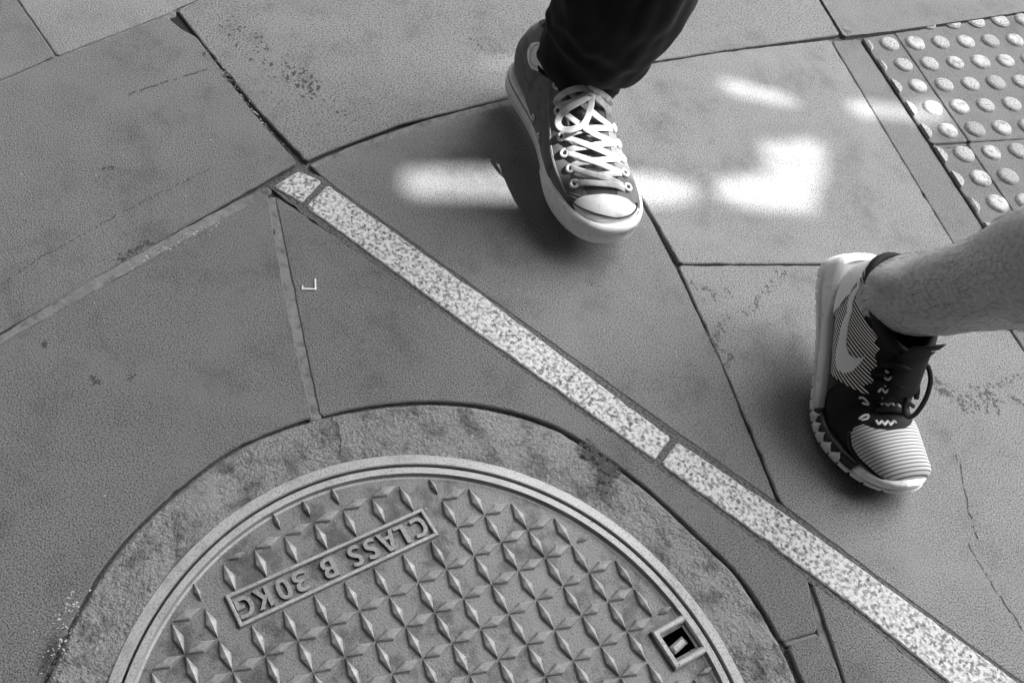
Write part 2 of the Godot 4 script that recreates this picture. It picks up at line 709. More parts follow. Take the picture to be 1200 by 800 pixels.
func canvas_shoe(person: Node3D) -> void:
	var sh := {"tab": [[0.3252, 0.0319, 0.3231, 0.0106, 0.0128, 0.0021, 2.2000, 0.0000], [0.3189, 0.0457, 0.3167, 0.0085, 0.0340, 0.0021, 2.2000, 0.0500], [0.3019, 0.0563, 0.2976, 0.0085, 0.0468, 0.0021, 2.2000, 0.1000], [0.2742, 0.0638, 0.2657, 0.0085, 0.0531, 0.0021, 2.3000, 0.1200], [0.2445, 0.0712, 0.2317, 0.0085, 0.0542, 0.0032, 2.2000, 0.1500], [0.2147, 0.0850, 0.1934, 0.0085, 0.0521, 0.0021, 2.1000, 0.2000], [0.1892, 0.1020, 0.1488, 0.0085, 0.0489, -0.0021, 2.1000, 0.2200], [0.1701, 0.1190, 0.1010, 0.0085, 0.0457, -0.0043, 2.1000, 0.2200], [0.1562, 0.1350, 0.0531, 0.0106, 0.0425, -0.0043, 2.1000, 0.1600], [0.1467, 0.1488, 0.0128, 0.0234, 0.0436, -0.0032, 2.2000, 0.0800], [0.1392, 0.1616, 0.0032, 0.0574, 0.0446, -0.0021, 2.2000, 0.0000], [0.1350, 0.1722, 0.0170, 0.1010, 0.0404, -0.0032, 2.2000, 0.0000], [0.1329, 0.1807, 0.0319, 0.1233, 0.0383, -0.0043, 2.2000, 0.0000]], "sole": [[0.0096, -0.0106, 0.0106, 0.0064, 0.0319], [0.0138, -0.0234, 0.0223, 0.0043, 0.0329], [0.0255, -0.0361, 0.0351, 0.0021, 0.0329], [0.0531, -0.0415, 0.0404, 0.0000, 0.0319], [0.1063, -0.0425, 0.0372, 0.0000, 0.0298], [0.1488, -0.0457, 0.0383, 0.0000, 0.0287], [0.1913, -0.0510, 0.0468, 0.0000, 0.0287], [0.2285, -0.0553, 0.0563, 0.0000, 0.0298], [0.2604, -0.0563, 0.0595, 0.0011, 0.0319], [0.2923, -0.0489, 0.0553, 0.0032, 0.0351], [0.3167, -0.0361, 0.0446, 0.0064, 0.0383], [0.3306, -0.0213, 0.0298, 0.0096, 0.0393], [0.3369, -0.0053, 0.0138, 0.0117, 0.0404]]}
	var root := obj("sneaker", upper_mesh(sh, 90, 64, 0.0012), M.canvas, person)
	root.transform = person.transform.affine_inverse() * shoe_frame(28.5, 0.5, -1.0, Vector3(0.1252, 0.0300, -1.2213))
	var cap := []
	for k in 4:
		var row := []
		var c := (on_shoe(sh, 12.0, 0.0) + on_shoe(sh, 12.0, PI)) * 0.5
		for j in 32:
			row.append(on_shoe(sh, 12.0, TAU * j / 32).lerp(c, k / 3.0))
		cap.append(row)
	obj("shaft_cap", grid_mesh(cap, true), M.denim, root)  # added black cap closing the open top of the shaft
	# sole: a white foxing wall with a dark pinstripe, and the tread under it
	obj("sole", sole_band(sh, [[0.0, -0.004], [0.05, -0.001], [0.12, 0.0], [0.70, 0.0006], [0.73, -0.0006], [0.80, -0.0006], [0.83, 0.0004], [0.96, 0.0], [1.0, -0.0015], [1.02, -0.007]]), M.rubber, root)
	obj("sole_stripe", sole_band(sh, [[0.735, -0.0002], [0.745, 0.0003], [0.785, 0.0003], [0.795, -0.0002]]), M.line, root)
	obj("sole_stripe", sole_band(sh, [[0.225, -0.0002], [0.235, 0.0004], [0.26, 0.0004], [0.27, -0.0002]], -1.0), M.thread, root)
	obj("tread", sole_face(sh, 0.03, 0.003), M.rubber, root)
	obj("footbed", sole_face(sh, 0.98, 0.006), M.rubber, root)
	var ribs := func(i: int, q: Array, lv: Array) -> Vector2:
		return Vector2(0, 0.0009 if (i % 2 == 0 and q[0] > 0.312 and lv[0] > 0.3 and lv[0] < 0.8) else 0.0)
	obj("toe_bumper", sole_band(sh, [[0.05, 0.0], [0.10, 0.0022], [0.3, 0.0026], [0.75, 0.0026], [0.95, 0.0024], [1.06, 0.0005], [1.1, -0.003]], 0.195, 400, ribs), M.rubber, root)
	obj("toe_cap", panel(sh, [Vector3(2.510, 1.309, 0), Vector3(2.561, 1.117, 0), Vector3(2.561, 0.838, 0), Vector3(2.460, 0.524, 0), Vector3(2.360, 0.227, 0), Vector3(2.209, -0.017, 0), Vector3(1.958, -0.367, 0), Vector3(1.657, -0.646, 0), Vector3(1.305, -1.379, 0), Vector3(0.653, -1.414, 0), Vector3(0.000, -0.401, 0), Vector3(0.502, 0.698, 0), Vector3(1.456, 1.134, 0), Vector3(2.109, 1.396, 0)], 0.0022), M.cap, root)
	obj("toe_cap_line", lace(sh, [Vector3(2.711, 1.361, 0.001), Vector3(2.259, 1.187, 0.0012), Vector3(1.808, 0.942, 0.0014), Vector3(1.456, 0.716, 0.0016), Vector3(1.054, 0.384, 0.0018), Vector3(0.803, -0.017, 0.0018), Vector3(0.904, -0.524, 0.0016), Vector3(1.305, -0.803, 0.0014), Vector3(1.757, -0.873, 0.0012)], 0.0022, 0.005), M.line, root)
	# eyelet stays and their stitching
	obj("eyelet_stay", panel(sh, [Vector3(8.536, 1.187, 0), Vector3(8.435, 0.873, 0), Vector3(7.682, 0.838, 0), Vector3(5.925, 0.768, 0), Vector3(4.770, 0.663, 0), Vector3(3.715, 0.611, 0), Vector3(2.611, 0.733, 0), Vector3(2.510, 1.152, 0), Vector3(2.912, 1.431, 0), Vector3(4.469, 1.361, 0), Vector3(6.326, 1.361, 0)], 0.0012), M.canvas, root)
	obj("eyelet_stay", panel(sh, [Vector3(1.858, -0.017, 0), Vector3(1.657, -0.436, 0), Vector3(2.460, -0.803, 0), Vector3(3.866, -1.222, 0), Vector3(5.222, -1.187, 0), Vector3(6.477, -0.942, 0), Vector3(6.427, -0.524, 0), Vector3(5.272, -0.593, 0), Vector3(3.967, -0.419, 0), Vector3(2.862, -0.244, 0)], 0.0012), M.canvas, root)
	obj("tongue", panel(sh, [Vector3(7.682, 0.803, 0), Vector3(7.280, -0.244, 0), Vector3(6.025, -0.524, 0), Vector3(4.921, -0.681, 0), Vector3(3.364, -0.332, 0), Vector3(2.008, -0.175, 0), Vector3(2.310, 0.244, 0), Vector3(2.460, 0.698, 0), Vector3(3.515, 0.646, 0), Vector3(5.172, 0.681, 0)], 0.0004), M.canvas_dark, root)
	for off in [0.0, 2.6]:
		var q := []
		for v in [Vector3(8.536, 1.169, 0.0016), Vector3(7.632, 1.222, 0.0016), Vector3(6.678, 1.326, 0.0016), Vector3(5.423, 1.361, 0.0016), Vector3(4.519, 1.361, 0.0016), Vector3(3.816, 1.344, 0.0016), Vector3(3.063, 1.379, 0.0016)]:
			q.append(Vector3(v.x, v.y - off * 0.016, v.z))
		obj("stitching", lace(sh, q, 0.0008, 0.0008), M.thread, root)
	obj("stitching", lace(sh, [Vector3(2.962, 1.414, 0.0016), Vector3(2.812, 1.239, 0.0016), Vector3(2.561, 1.082, 0.0016)], 0.0009, 0.0008), M.thread, root)
	obj("stitching", lace(sh, [Vector3(2.962, 1.222, 0.0016), Vector3(2.812, 1.082, 0.0016), Vector3(2.611, 0.925, 0.0016)], 0.0009, 0.0008), M.thread, root)
	# round ankle patch
	obj("ankle_patch", panel(sh, [Vector3(9.540, 1.571, 0), Vector3(10.042, 1.588, 0), Vector3(10.393, 1.571, 0), Vector3(10.544, 1.484, 0), Vector3(10.594, 1.274, 0), Vector3(10.192, 1.047, 0), Vector3(9.640, 0.977, 0), Vector3(9.088, 1.047, 0), Vector3(8.787, 1.204, 0), Vector3(8.736, 1.361, 0), Vector3(8.887, 1.501, 0), Vector3(9.188, 1.553, 0)], 0.0016), M.cap, root)
	obj("patch_ring", lace(sh, [Vector3(9.590, 1.501, 0.002), Vector3(9.992, 1.484, 0.002), Vector3(10.343, 1.431, 0.002), Vector3(10.343, 1.239, 0.002), Vector3(9.992, 1.082, 0.002), Vector3(9.590, 1.047, 0.002), Vector3(9.138, 1.134, 0.002), Vector3(8.887, 1.274, 0.002), Vector3(9.038, 1.414, 0.002), Vector3(9.289, 1.484, 0.002), Vector3(9.590, 1.501, 0.002)], 0.0012, 0.001), M.thread, root)
	# eyelets: steel rings
	var ring := TorusMesh.new()
	ring.inner_radius = 0.0026
	ring.outer_radius = 0.0068
	ring.rings = 20
	ring.ring_segments = 8
	var hole := CylinderMesh.new()
	hole.top_radius = 0.0025
	hole.bottom_radius = 0.0025
	hole.height = 0.001
	hole.radial_segments = 12
	for e in [Vector3(3.213, 0.925, 0.0016), Vector3(3.916, 0.855, 0.0016), Vector3(4.619, 0.925, 0.0016), Vector3(5.322, 0.960, 0.0016), Vector3(6.477, 1.012, 0.0016), Vector3(7.782, 0.960, 0.0016), Vector3(2.510, -0.489, 0.0016), Vector3(3.213, -0.576, 0.0016), Vector3(3.967, -0.820, 0.0016), Vector3(4.669, -0.942, 0.0016), Vector3(5.372, -0.977, 0.0016), Vector3(6.577, -0.873, 0.0016), Vector3(5.925, 1.833, 0.0004), Vector3(6.728, 1.868, 0.0004)]:
		var p := on_shoe(sh, e.x, e.y, e.z + 0.0014)
		var nn := shoe_normal(sh, e.x, e.y)
		var side := nn.cross(Vector3(0.3, 1, 0.2)).normalized()
		var o := obj("eyelet", ring, M.steel, root)
		o.transform = Transform3D(Basis(side, nn, side.cross(nn)), p)
		if e.z < 0.001:
			o.scale = Vector3(0.75, 0.75, 0.75)
		var h := obj("eyelet_hole", hole, M.line, root)
		h.transform = Transform3D(Basis(side, nn, side.cross(nn)), p)
	# laces, crossed from the toe up, then tied in a bow
	for q in [
		[Vector3(0.2679, 0.0569, 0.0438), Vector3(0.2709, 0.0626, 0.0396), Vector3(0.2769, 0.0670, 0.0290), Vector3(0.2819, 0.0678, 0.0143), Vector3(0.2868, 0.0659, -0.0039), Vector3(0.2913, 0.0618, -0.0144), Vector3(0.2917, 0.0579, -0.0194)],
		[Vector3(0.2689, 0.0628, -0.0247), Vector3(0.2699, 0.0674, -0.0162), Vector3(0.2715, 0.0719, 0.0035), Vector3(0.2701, 0.0712, 0.0224), Vector3(0.2620, 0.0682, 0.0350), Vector3(0.2545, 0.0643, 0.0403)],
		[Vector3(0.2463, 0.0623, 0.0422), Vector3(0.2517, 0.0675, 0.0388), Vector3(0.2657, 0.0725, 0.0282), Vector3(0.2748, 0.0727, 0.0127), Vector3(0.2810, 0.0678, -0.0035), Vector3(0.2880, 0.0632, -0.0143)],
		[Vector3(0.2451, 0.0632, -0.0319), Vector3(0.2481, 0.0707, -0.0203), Vector3(0.2520, 0.0779, 0.0015), Vector3(0.2510, 0.0776, 0.0208), Vector3(0.2462, 0.0719, 0.0341), Vector3(0.2444, 0.0648, 0.0409)],
		[Vector3(0.2240, 0.0675, 0.0422), Vector3(0.2301, 0.0733, 0.0385), Vector3(0.2450, 0.0792, 0.0285), Vector3(0.2562, 0.0779, 0.0109), Vector3(0.2644, 0.0715, -0.0074), Vector3(0.2683, 0.0644, -0.0218)],
		[Vector3(0.2221, 0.0678, -0.0347), Vector3(0.2277, 0.0783, -0.0196), Vector3(0.2325, 0.0863, 0.0029), Vector3(0.2321, 0.0850, 0.0221), Vector3(0.2264, 0.0783, 0.0348), Vector3(0.2228, 0.0708, 0.0408)],
		[Vector3(0.2023, 0.0747, 0.0393), Vector3(0.2103, 0.0808, 0.0359), Vector3(0.2269, 0.0883, 0.0258), Vector3(0.2386, 0.0859, 0.0080), Vector3(0.2434, 0.0752, -0.0133), Vector3(0.2459, 0.0666, -0.0278)],
		[Vector3(0.2001, 0.0755, -0.0359), Vector3(0.2088, 0.0878, -0.0187), Vector3(0.2139, 0.0977, 0.0057), Vector3(0.2121, 0.0947, 0.0237), Vector3(0.2073, 0.0852, 0.0335), Vector3(0.2028, 0.0768, 0.0389)],
		[Vector3(0.1689, 0.0888, 0.0329), Vector3(0.1818, 0.0949, 0.0304), Vector3(0.2072, 0.1005, 0.0234), Vector3(0.2221, 0.0953, 0.0062), Vector3(0.2240, 0.0813, -0.0177), Vector3(0.2217, 0.0692, -0.0331)],
		[Vector3(0.1407, 0.1078, 0.0290), Vector3(0.1541, 0.1134, 0.0264), Vector3(0.1720, 0.1180, 0.0233), Vector3(0.1902, 0.1157, 0.0133), Vector3(0.2017, 0.1058, -0.0021), Vector3(0.2034, 0.0896, -0.0218), Vector3(0.2008, 0.0764, -0.0352)],
		[Vector3(0.1694, 0.0960, -0.0340), Vector3(0.1784, 0.1145, -0.0147), Vector3(0.1814, 0.1233, 0.0020), Vector3(0.1823, 0.1180, 0.0179), Vector3(0.1778, 0.1059, 0.0270), Vector3(0.1707, 0.0906, 0.0330)],
	]:
		obj("lace", ribbon(smooth_path(q, 6), [Vector3(0.5, 0.85, 0.15)], 0.0078, 0.0013), M.cotton, root)
	for q in [
		[Vector3(0.1754, 0.1289, -0.0026), Vector3(0.1756, 0.1331, 0.0124), Vector3(0.1722, 0.1305, 0.0248), Vector3(0.1669, 0.1208, 0.0330), Vector3(0.1632, 0.1088, 0.0377), Vector3(0.1622, 0.1003, 0.0384), Vector3(0.1682, 0.1012, 0.0363), Vector3(0.1782, 0.1117, 0.0314), Vector3(0.1836, 0.1242, 0.0205), Vector3(0.1832, 0.1306, 0.0076), Vector3(0.1812, 0.1303, -0.0007)],
		[Vector3(0.1834, 0.1312, 0.0006), Vector3(0.1882, 0.1292, 0.0144), Vector3(0.1878, 0.1202, 0.0260), Vector3(0.1844, 0.1078, 0.0354), Vector3(0.1830, 0.0950, 0.0408), Vector3(0.1878, 0.0860, 0.0427), Vector3(0.1978, 0.0864, 0.0409), Vector3(0.2069, 0.0931, 0.0357), Vector3(0.2107, 0.1002, 0.0274), Vector3(0.2090, 0.1057, 0.0161)],
		[Vector3(0.1871, 0.1332, 0.0090), Vector3(0.1934, 0.1242, 0.0089), Vector3(0.1999, 0.1158, 0.0115), Vector3(0.2077, 0.1077, 0.0173), Vector3(0.2121, 0.1011, 0.0245)],
		[Vector3(0.1865, 0.1281, 0.0009), Vector3(0.1885, 0.1193, -0.0085), Vector3(0.1869, 0.1062, -0.0212), Vector3(0.1864, 0.0913, -0.0316)],
		[Vector3(0.1820, 0.1327, 0.0004), Vector3(0.1803, 0.1226, -0.0137), Vector3(0.1735, 0.1036, -0.0321), Vector3(0.1789, 0.0957, -0.0361)],
		[Vector3(0.1801, 0.1354, 0.0090), Vector3(0.1811, 0.1390, 0.0070), Vector3(0.1838, 0.1361, 0.0011), Vector3(0.1870, 0.1314, -0.0002), Vector3(0.1888, 0.1295, 0.0049)],
	]:
		obj("lace", ribbon(smooth_path(q, 6), [Vector3(0.5, 0.85, 0.35)], 0.0086, 0.0013), M.cotton, root)

func running_shoe(person: Node3D) -> void:
	var sh := {"tab": [[0.3082, 0.0321, 0.3082, 0.0193, 0.0107, -0.0021, 2.2000, 0.0000], [0.3017, 0.0449, 0.2975, 0.0150, 0.0310, -0.0011, 2.2000, 0.0500], [0.2846, 0.0556, 0.2782, 0.0107, 0.0385, 0.0043, 2.2000, 0.1000], [0.2589, 0.0631, 0.2482, 0.0107, 0.0449, 0.0086, 2.3000, 0.1200], [0.2301, 0.0696, 0.2140, 0.0096, 0.0492, 0.0096, 2.2000, 0.1600], [0.2033, 0.0792, 0.1766, 0.0107, 0.0514, 0.0064, 2.1000, 0.2000], [0.1798, 0.0910, 0.1338, 0.0128, 0.0439, 0.0032, 2.1000, 0.2400], [0.1605, 0.1017, 0.0856, 0.0214, 0.0407, 0.0032, 2.1000, 0.2600], [0.1455, 0.1102, 0.0449, 0.0268, 0.0385, 0.0021, 2.1000, 0.2200], [0.1359, 0.1156, 0.0193, 0.0481, 0.0385, 0.0011, 2.1000, 0.1200], [0.1284, 0.1198, 0.0128, 0.0910, 0.0364, 0.0000, 2.1000, 0.0500]], "sole": [[0.0043, -0.0107, 0.0107, 0.0128, 0.0428], [0.0075, -0.0235, 0.0235, 0.0075, 0.0428], [0.0171, -0.0353, 0.0310, 0.0032, 0.0407], [0.0428, -0.0407, 0.0364, 0.0000, 0.0332], [0.0963, -0.0417, 0.0417, 0.0000, 0.0235], [0.1498, -0.0449, 0.0524, 0.0000, 0.0193], [0.1980, -0.0481, 0.0631, 0.0000, 0.0193], [0.2354, -0.0471, 0.0663, 0.0021, 0.0214], [0.2675, -0.0428, 0.0578, 0.0054, 0.0257], [0.2932, -0.0342, 0.0428, 0.0096, 0.0310], [0.3082, -0.0214, 0.0257, 0.0139, 0.0353], [0.3146, -0.0086, 0.0086, 0.0161, 0.0375]], "bend": bend_table(32.5)}
	var root := obj("running_shoe", upper_mesh(sh, 100, 64, 0.0008), M.knit, person)
	var frame := shoe_frame(22.0, -0.5, -0.5, Vector3(0.5344, 0.004, -0.952))
	root.transform = person.transform.affine_inverse() * frame
	# midsole and the zigzag outsole under it
	var mid := func(i: int, q: Array, lv: Array) -> Vector2:
		var k := smoothstep(0.165, 0.205, q[0]) * (1.0 - smoothstep(0.266, 0.288, q[0]))
		return Vector2(-0.010 * k, -0.006 * k)
	obj("midsole", sole_band(sh, [[0.40, -0.003], [0.42, 0.0], [0.62, 0.0012], [0.9, 0.0006], [1.0, -0.002], [1.04, -0.008]], -1.0, 200, mid), M.foam, root)
	var zig := func(i: int, q: Array, lv: Array) -> Vector2:
		var ph := fmod(q[0] * 68.0, 1.0)
		var z := absf(ph - 0.5) * 2.0
		if lv[0] > 0.35:
			if q[0] > 0.180 and q[0] < 0.262:
				return Vector2((1.1 - z) * 0.0105 * smoothstep(0.18, 0.195, q[0]), 0.0)
			return Vector2.ZERO
		return Vector2(0.0022 if ph > 0.86 else 0.0, -0.0012 if ph > 0.86 else 0.0)
	obj("outsole", sole_band(sh, [[0.0, -0.004], [0.05, 0.0002], [0.2, 0.0016], [0.44, 0.0024], [0.46, -0.003]], -1.0, 320, zig), M.rubber, root)
	var dark := func(i: int, q: Array, lv: Array) -> Vector2:
		return Vector2(0.0, 0.0) if q[0] > 0.186 and q[0] < 0.278 else Vector2(-0.014, -0.009)
	obj("outsole_inlay", sole_band(sh, [[0.12, -0.001], [0.2, 0.0004], [0.95, 0.0006], [1.1, -0.003], [1.14, -0.009]], -1.0, 200, dark), M.gloss, root)
	obj("tread", sole_face(sh, 0.03, 0.004), M.rubber, root)
	obj("footbed", sole_face(sh, 0.98, 0.006), M.foam, root)
	obj("heel_counter", panel(sh, [Vector3(9.414, 2.932, 0), Vector3(9.582, 3.002, 0), Vector3(9.707, 2.985, 0), Vector3(9.665, 2.653, 0), Vector3(9.498, 2.182, 0), Vector3(9.121, 1.972, 0), Vector3(8.201, 2.025, 0), Vector3(7.573, 2.304, 0), Vector3(7.448, 2.286, 0), Vector3(7.615, 2.339, 0), Vector3(8.243, 2.461, 0), Vector3(8.787, 2.618, 0), Vector3(9.079, 2.793, 0)], 0.0026), M.foam, root)
	obj("mudguard", panel(sh, [Vector3(7.364, 2.321, 0), Vector3(7.573, 2.304, 0), Vector3(7.322, 2.112, 0), Vector3(6.736, 2.286, 0), Vector3(6.318, 2.269, 0), Vector3(5.900, 2.269, 0), Vector3(5.983, 1.641, 0), Vector3(5.314, 2.164, 0), Vector3(4.351, 2.059, 0), Vector3(3.389, 2.077, 0), Vector3(2.552, 2.094, 0), Vector3(1.464, 1.676, 0), Vector3(1.674, 2.077, 0), Vector3(2.636, 2.077, 0), Vector3(3.640, 2.077, 0), Vector3(4.728, 2.077, 0), Vector3(5.816, 2.234, 0), Vector3(6.569, 2.251, 0)], 0.0015), M.gloss, root)
	obj("side_panel", panel(sh, [Vector3(9.707, 2.985, 0), Vector3(10.000, 2.985, 0), Vector3(10.000, 2.985, 0), Vector3(10.000, 2.985, 0), Vector3(10.000, 2.426, 0), Vector3(9.540, 1.868, 0), Vector3(9.289, 1.484, 0), Vector3(9.289, 1.274, 0), Vector3(9.289, 1.065, 0), Vector3(8.828, 1.065, 0), Vector3(8.787, 0.908, 0), Vector3(7.950, 0.995, 0), Vector3(7.490, 0.890, 0), Vector3(6.987, 1.030, 0), Vector3(6.653, 0.873, 0), Vector3(6.318, 1.082, 0), Vector3(5.983, 0.873, 0), Vector3(6.025, 1.239, 0), Vector3(6.025, 1.658, 0), Vector3(5.983, 2.147, 0), Vector3(6.318, 2.269, 0), Vector3(6.862, 2.251, 0), Vector3(7.824, 2.147, 0), Vector3(8.536, 1.955, 0), Vector3(9.205, 1.972, 0), Vector3(9.540, 2.182, 0), Vector3(9.707, 2.601, 0)], 0.0014, 0.573, 0.0036), M.stripe, root)
	obj("swoosh", panel(sh, [Vector3(9.582, 2.705, 0), Vector3(9.456, 2.077, 0), Vector3(8.536, 1.763, 0), Vector3(7.280, 1.850, 0), Vector3(6.778, 1.902, 0), Vector3(6.485, 1.885, 0), Vector3(6.318, 1.763, 0), Vector3(6.360, 1.571, 0), Vector3(6.611, 1.396, 0), Vector3(6.987, 1.274, 0), Vector3(7.573, 1.169, 0), Vector3(7.322, 1.257, 0), Vector3(7.113, 1.414, 0), Vector3(7.113, 1.536, 0), Vector3(7.280, 1.623, 0), Vector3(7.866, 1.641, 0), Vector3(8.870, 1.693, 0), Vector3(9.540, 2.025, 0)], 0.0024, 0.527, 0.0034), M.swoosh, root)
	var box: Array = [Vector3(3.556, 0.803, 0), Vector3(3.515, 1.100, 0), Vector3(3.347, 1.292, 0), Vector3(2.887, 1.518, 0), Vector3(2.427, 1.553, 0), Vector3(1.967, 1.484, 0), Vector3(1.381, 1.396, 0), Vector3(0.837, 1.117, 0), Vector3(0.335, 0.681, 0)]
	box.append_array([Vector3(0.25, 0.3, 0), Vector3(0.25, -0.9, 0), Vector3(0.6, -1.25, 0), Vector3(1.4, -1.3, 0), Vector3(2.4, -1.25, 0), Vector3(3.3, -1.1, 0)])
	box.append_array([Vector3(3.515, -0.890, 0), Vector3(3.264, -0.541, 0), Vector3(3.138, -0.227, 0), Vector3(3.138, 0.175, 0), Vector3(3.305, 0.559, 0)])
	obj("toe_box", panel(sh, box, 0.0016, PI / 2, 0.0038), M.toe, root)
	obj("toe_rand", lace(sh, [Vector3(3.431, 1.326, 0.0014), Vector3(2.887, 1.606, 0.0014), Vector3(2.385, 1.676, 0.0014), Vector3(1.883, 1.623, 0.0014), Vector3(1.255, 1.518, 0.0014), Vector3(0.669, 1.326, 0.0014), Vector3(0.000, 0.977, 0.0014)], 0.004, 0.003), M.gloss, root)
	# padded collar
	var col := []
	var cups := []
	for i in 41:
		var th := 0.35 + (TAU - 0.7) * i / 40
		col.append(on_shoe(sh, 10.0, th, 0.0005))
		cups.append(shoe_normal(sh, 10.0, th))
	obj("collar", ribbon(col, cups, 0.014, 0.010), M.knit, root)
	# tongue, standing up in front of the ankle
	var rows := []
	for i in 13:
		var u := i / 12.0
		var c := on_shoe(sh, 5.0 + 5.0 * minf(u / 0.6, 1.0), 0.0, 0.004)
		if u > 0.6:
			c += Vector3(0.004, 0.030, 0.0) * ((u - 0.6) / 0.4)
		var row := []
		for k in 22:
			var a := TAU * k / 22
			var z := signf(cos(a)) * pow(absf(cos(a)), 0.6) * lerpf(0.020, 0.025 if cos(a) > 0.0 else 0.017, u)
			row.append(c + Vector3(-z * z * 7.0, -z * z * 5.0, z) + Vector3(0.7, 0.7, 0) * sin(a) * 0.0035)
		rows.append(row)
	var endr := []
	for k in 22:
		endr.append((rows[12][0] + rows[12][11]) * 0.5)
	rows.append(endr)
	obj("tongue", grid_mesh(rows, true), M.knit, root)
	var mark := BoxMesh.new()
	mark.size = Vector3(0.0025, 0.0008, 0.009)
	var mk := obj("tongue_label", mark, M.foam, root)
	var mp := (rows[10][6] as Vector3)
	mk.transform = Transform3D(Basis(Vector3(0, 0, 1), 0.9), mp)
	# white lace loops peeping out between the cords
	for q in [
		[Vector3(0.2183, 0.0926, 0.0292), Vector3(0.2175, 0.0986, 0.0278), Vector3(0.2223, 0.0964, 0.0246), Vector3(0.2216, 0.1026, 0.0233), Vector3(0.2253, 0.1004, 0.0195), Vector3(0.2246, 0.1045, 0.0171)],
		[Vector3(0.2268, 0.0758, 0.0202), Vector3(0.2256, 0.0791, 0.0170), Vector3(0.2289, 0.0758, 0.0122), Vector3(0.2263, 0.0783, 0.0078), Vector3(0.2294, 0.0750, 0.0040)],
		[Vector3(0.2415, 0.0676, 0.0299), Vector3(0.2470, 0.0670, 0.0290), Vector3(0.2439, 0.0684, 0.0237), Vector3(0.2492, 0.0676, 0.0226), Vector3(0.2450, 0.0690, 0.0167), Vector3(0.2503, 0.0680, 0.0155), Vector3(0.2458, 0.0687, 0.0089), Vector3(0.2492, 0.0681, 0.0069)],
		[Vector3(0.2098, 0.1105, 0.0275), Vector3(0.2138, 0.1110, 0.0254), Vector3(0.2133, 0.1154, 0.0234), Vector3(0.2170, 0.1134, 0.0207)],
		[Vector3(0.2149, 0.1037, 0.0273), Vector3(0.2181, 0.1028, 0.0250)],
		[Vector3(0.2232, 0.0908, 0.0273), Vector3(0.2248, 0.0844, 0.0209)],
		[Vector3(0.2046, 0.1169, 0.0275), Vector3(0.2088, 0.1178, 0.0257), Vector3(0.2103, 0.1197, 0.0232)],
		[Vector3(0.2282, 0.0760, -0.0006), Vector3(0.2314, 0.0725, -0.0056)],
		[Vector3(0.2255, 0.1036, 0.0148), Vector3(0.2278, 0.0987, 0.0086)],
		[Vector3(0.2160, 0.1170, 0.0190), Vector3(0.2184, 0.1166, 0.0156)],
		[Vector3(0.2137, 0.0736, 0.0418), Vector3(0.2157, 0.0764, 0.0388), Vector3(0.2213, 0.0754, 0.0354), Vector3(0.2231, 0.0722, 0.0334), Vector3(0.2202, 0.0725, 0.0400)],
		[Vector3(0.2346, 0.0605, 0.0450), Vector3(0.2326, 0.0641, 0.0403), Vector3(0.2333, 0.0663, 0.0351), Vector3(0.2367, 0.0646, 0.0371), Vector3(0.2365, 0.0616, 0.0432)],
	]:
		obj("lace_loop", ribbon(smooth_path(q, 3), [Vector3(0.3, 0.8, 0.4)], 0.0026, 0.0016), M.foam, root)
	# black cords and their bow
	for q in [
		[Vector3(0.1991, 0.1055, 0.0336), Vector3(0.2073, 0.1121, 0.0282), Vector3(0.2117, 0.1199, 0.0218), Vector3(0.2164, 0.1216, 0.0098), Vector3(0.2138, 0.1013, -0.0157)],
		[Vector3(0.2084, 0.0959, 0.0328), Vector3(0.2142, 0.1045, 0.0274), Vector3(0.2190, 0.1093, 0.0216), Vector3(0.2242, 0.1077, 0.0076), Vector3(0.2184, 0.0752, -0.0296)],
		[Vector3(0.2206, 0.0850, 0.0305), Vector3(0.2235, 0.0928, 0.0253), Vector3(0.2274, 0.0955, 0.0154), Vector3(0.2239, 0.0734, -0.0161), Vector3(0.2249, 0.0567, -0.0365)],
		[Vector3(0.2307, 0.0700, 0.0268), Vector3(0.2323, 0.0729, 0.0180), Vector3(0.2351, 0.0728, 0.0034), Vector3(0.2369, 0.0664, -0.0134), Vector3(0.2387, 0.0590, -0.0240)],
		[Vector3(0.1975, 0.1188, 0.0293), Vector3(0.2044, 0.1276, 0.0271), Vector3(0.2116, 0.1341, 0.0194), Vector3(0.2141, 0.1278, 0.0034)],
	]:
		obj("lace", ribbon(smooth_path(q, 6), [Vector3(0.3, 0.9, 0.2)], 0.0052, 0.0042), M.cord, root)
	var inv := frame.affine_inverse()
	for q in [
		[Vector3(0.6105, 0.1180, -0.7676), Vector3(0.6172, 0.1250, -0.7722), Vector3(0.6256, 0.1280, -0.7727), Vector3(0.6344, 0.1260, -0.7693), Vector3(0.6409, 0.1180, -0.7595), Vector3(0.6421, 0.1080, -0.7471), Vector3(0.6400, 0.0970, -0.7355), Vector3(0.6350, 0.0880, -0.7265), Vector3(0.6283, 0.0850, -0.7240), Vector3(0.6219, 0.0900, -0.7287), Vector3(0.6205, 0.1000, -0.7388), Vector3(0.6192, 0.1100, -0.7513), Vector3(0.6163, 0.1170, -0.7603)],
		[Vector3(0.6133, 0.1200, -0.7672), Vector3(0.6019, 0.1260, -0.7673), Vector3(0.5928, 0.1240, -0.7659), Vector3(0.5912, 0.1150, -0.7617), Vector3(0.5975, 0.1060, -0.7548), Vector3(0.6071, 0.1070, -0.7545), Vector3(0.6113, 0.1150, -0.7602)],
		[Vector3(0.6186, 0.1180, -0.7675), Vector3(0.6271, 0.1120, -0.7594), Vector3(0.6315, 0.1060, -0.7501), Vector3(0.6323, 0.0990, -0.7404)],
		[Vector3(0.6114, 0.1190, -0.7625), Vector3(0.6141, 0.1220, -0.7661), Vector3(0.6208, 0.1210, -0.7662), Vector3(0.6210, 0.1160, -0.7611), Vector3(0.6137, 0.1160, -0.7590), Vector3(0.6103, 0.1190, -0.7622)],
	]:
		var loc := []
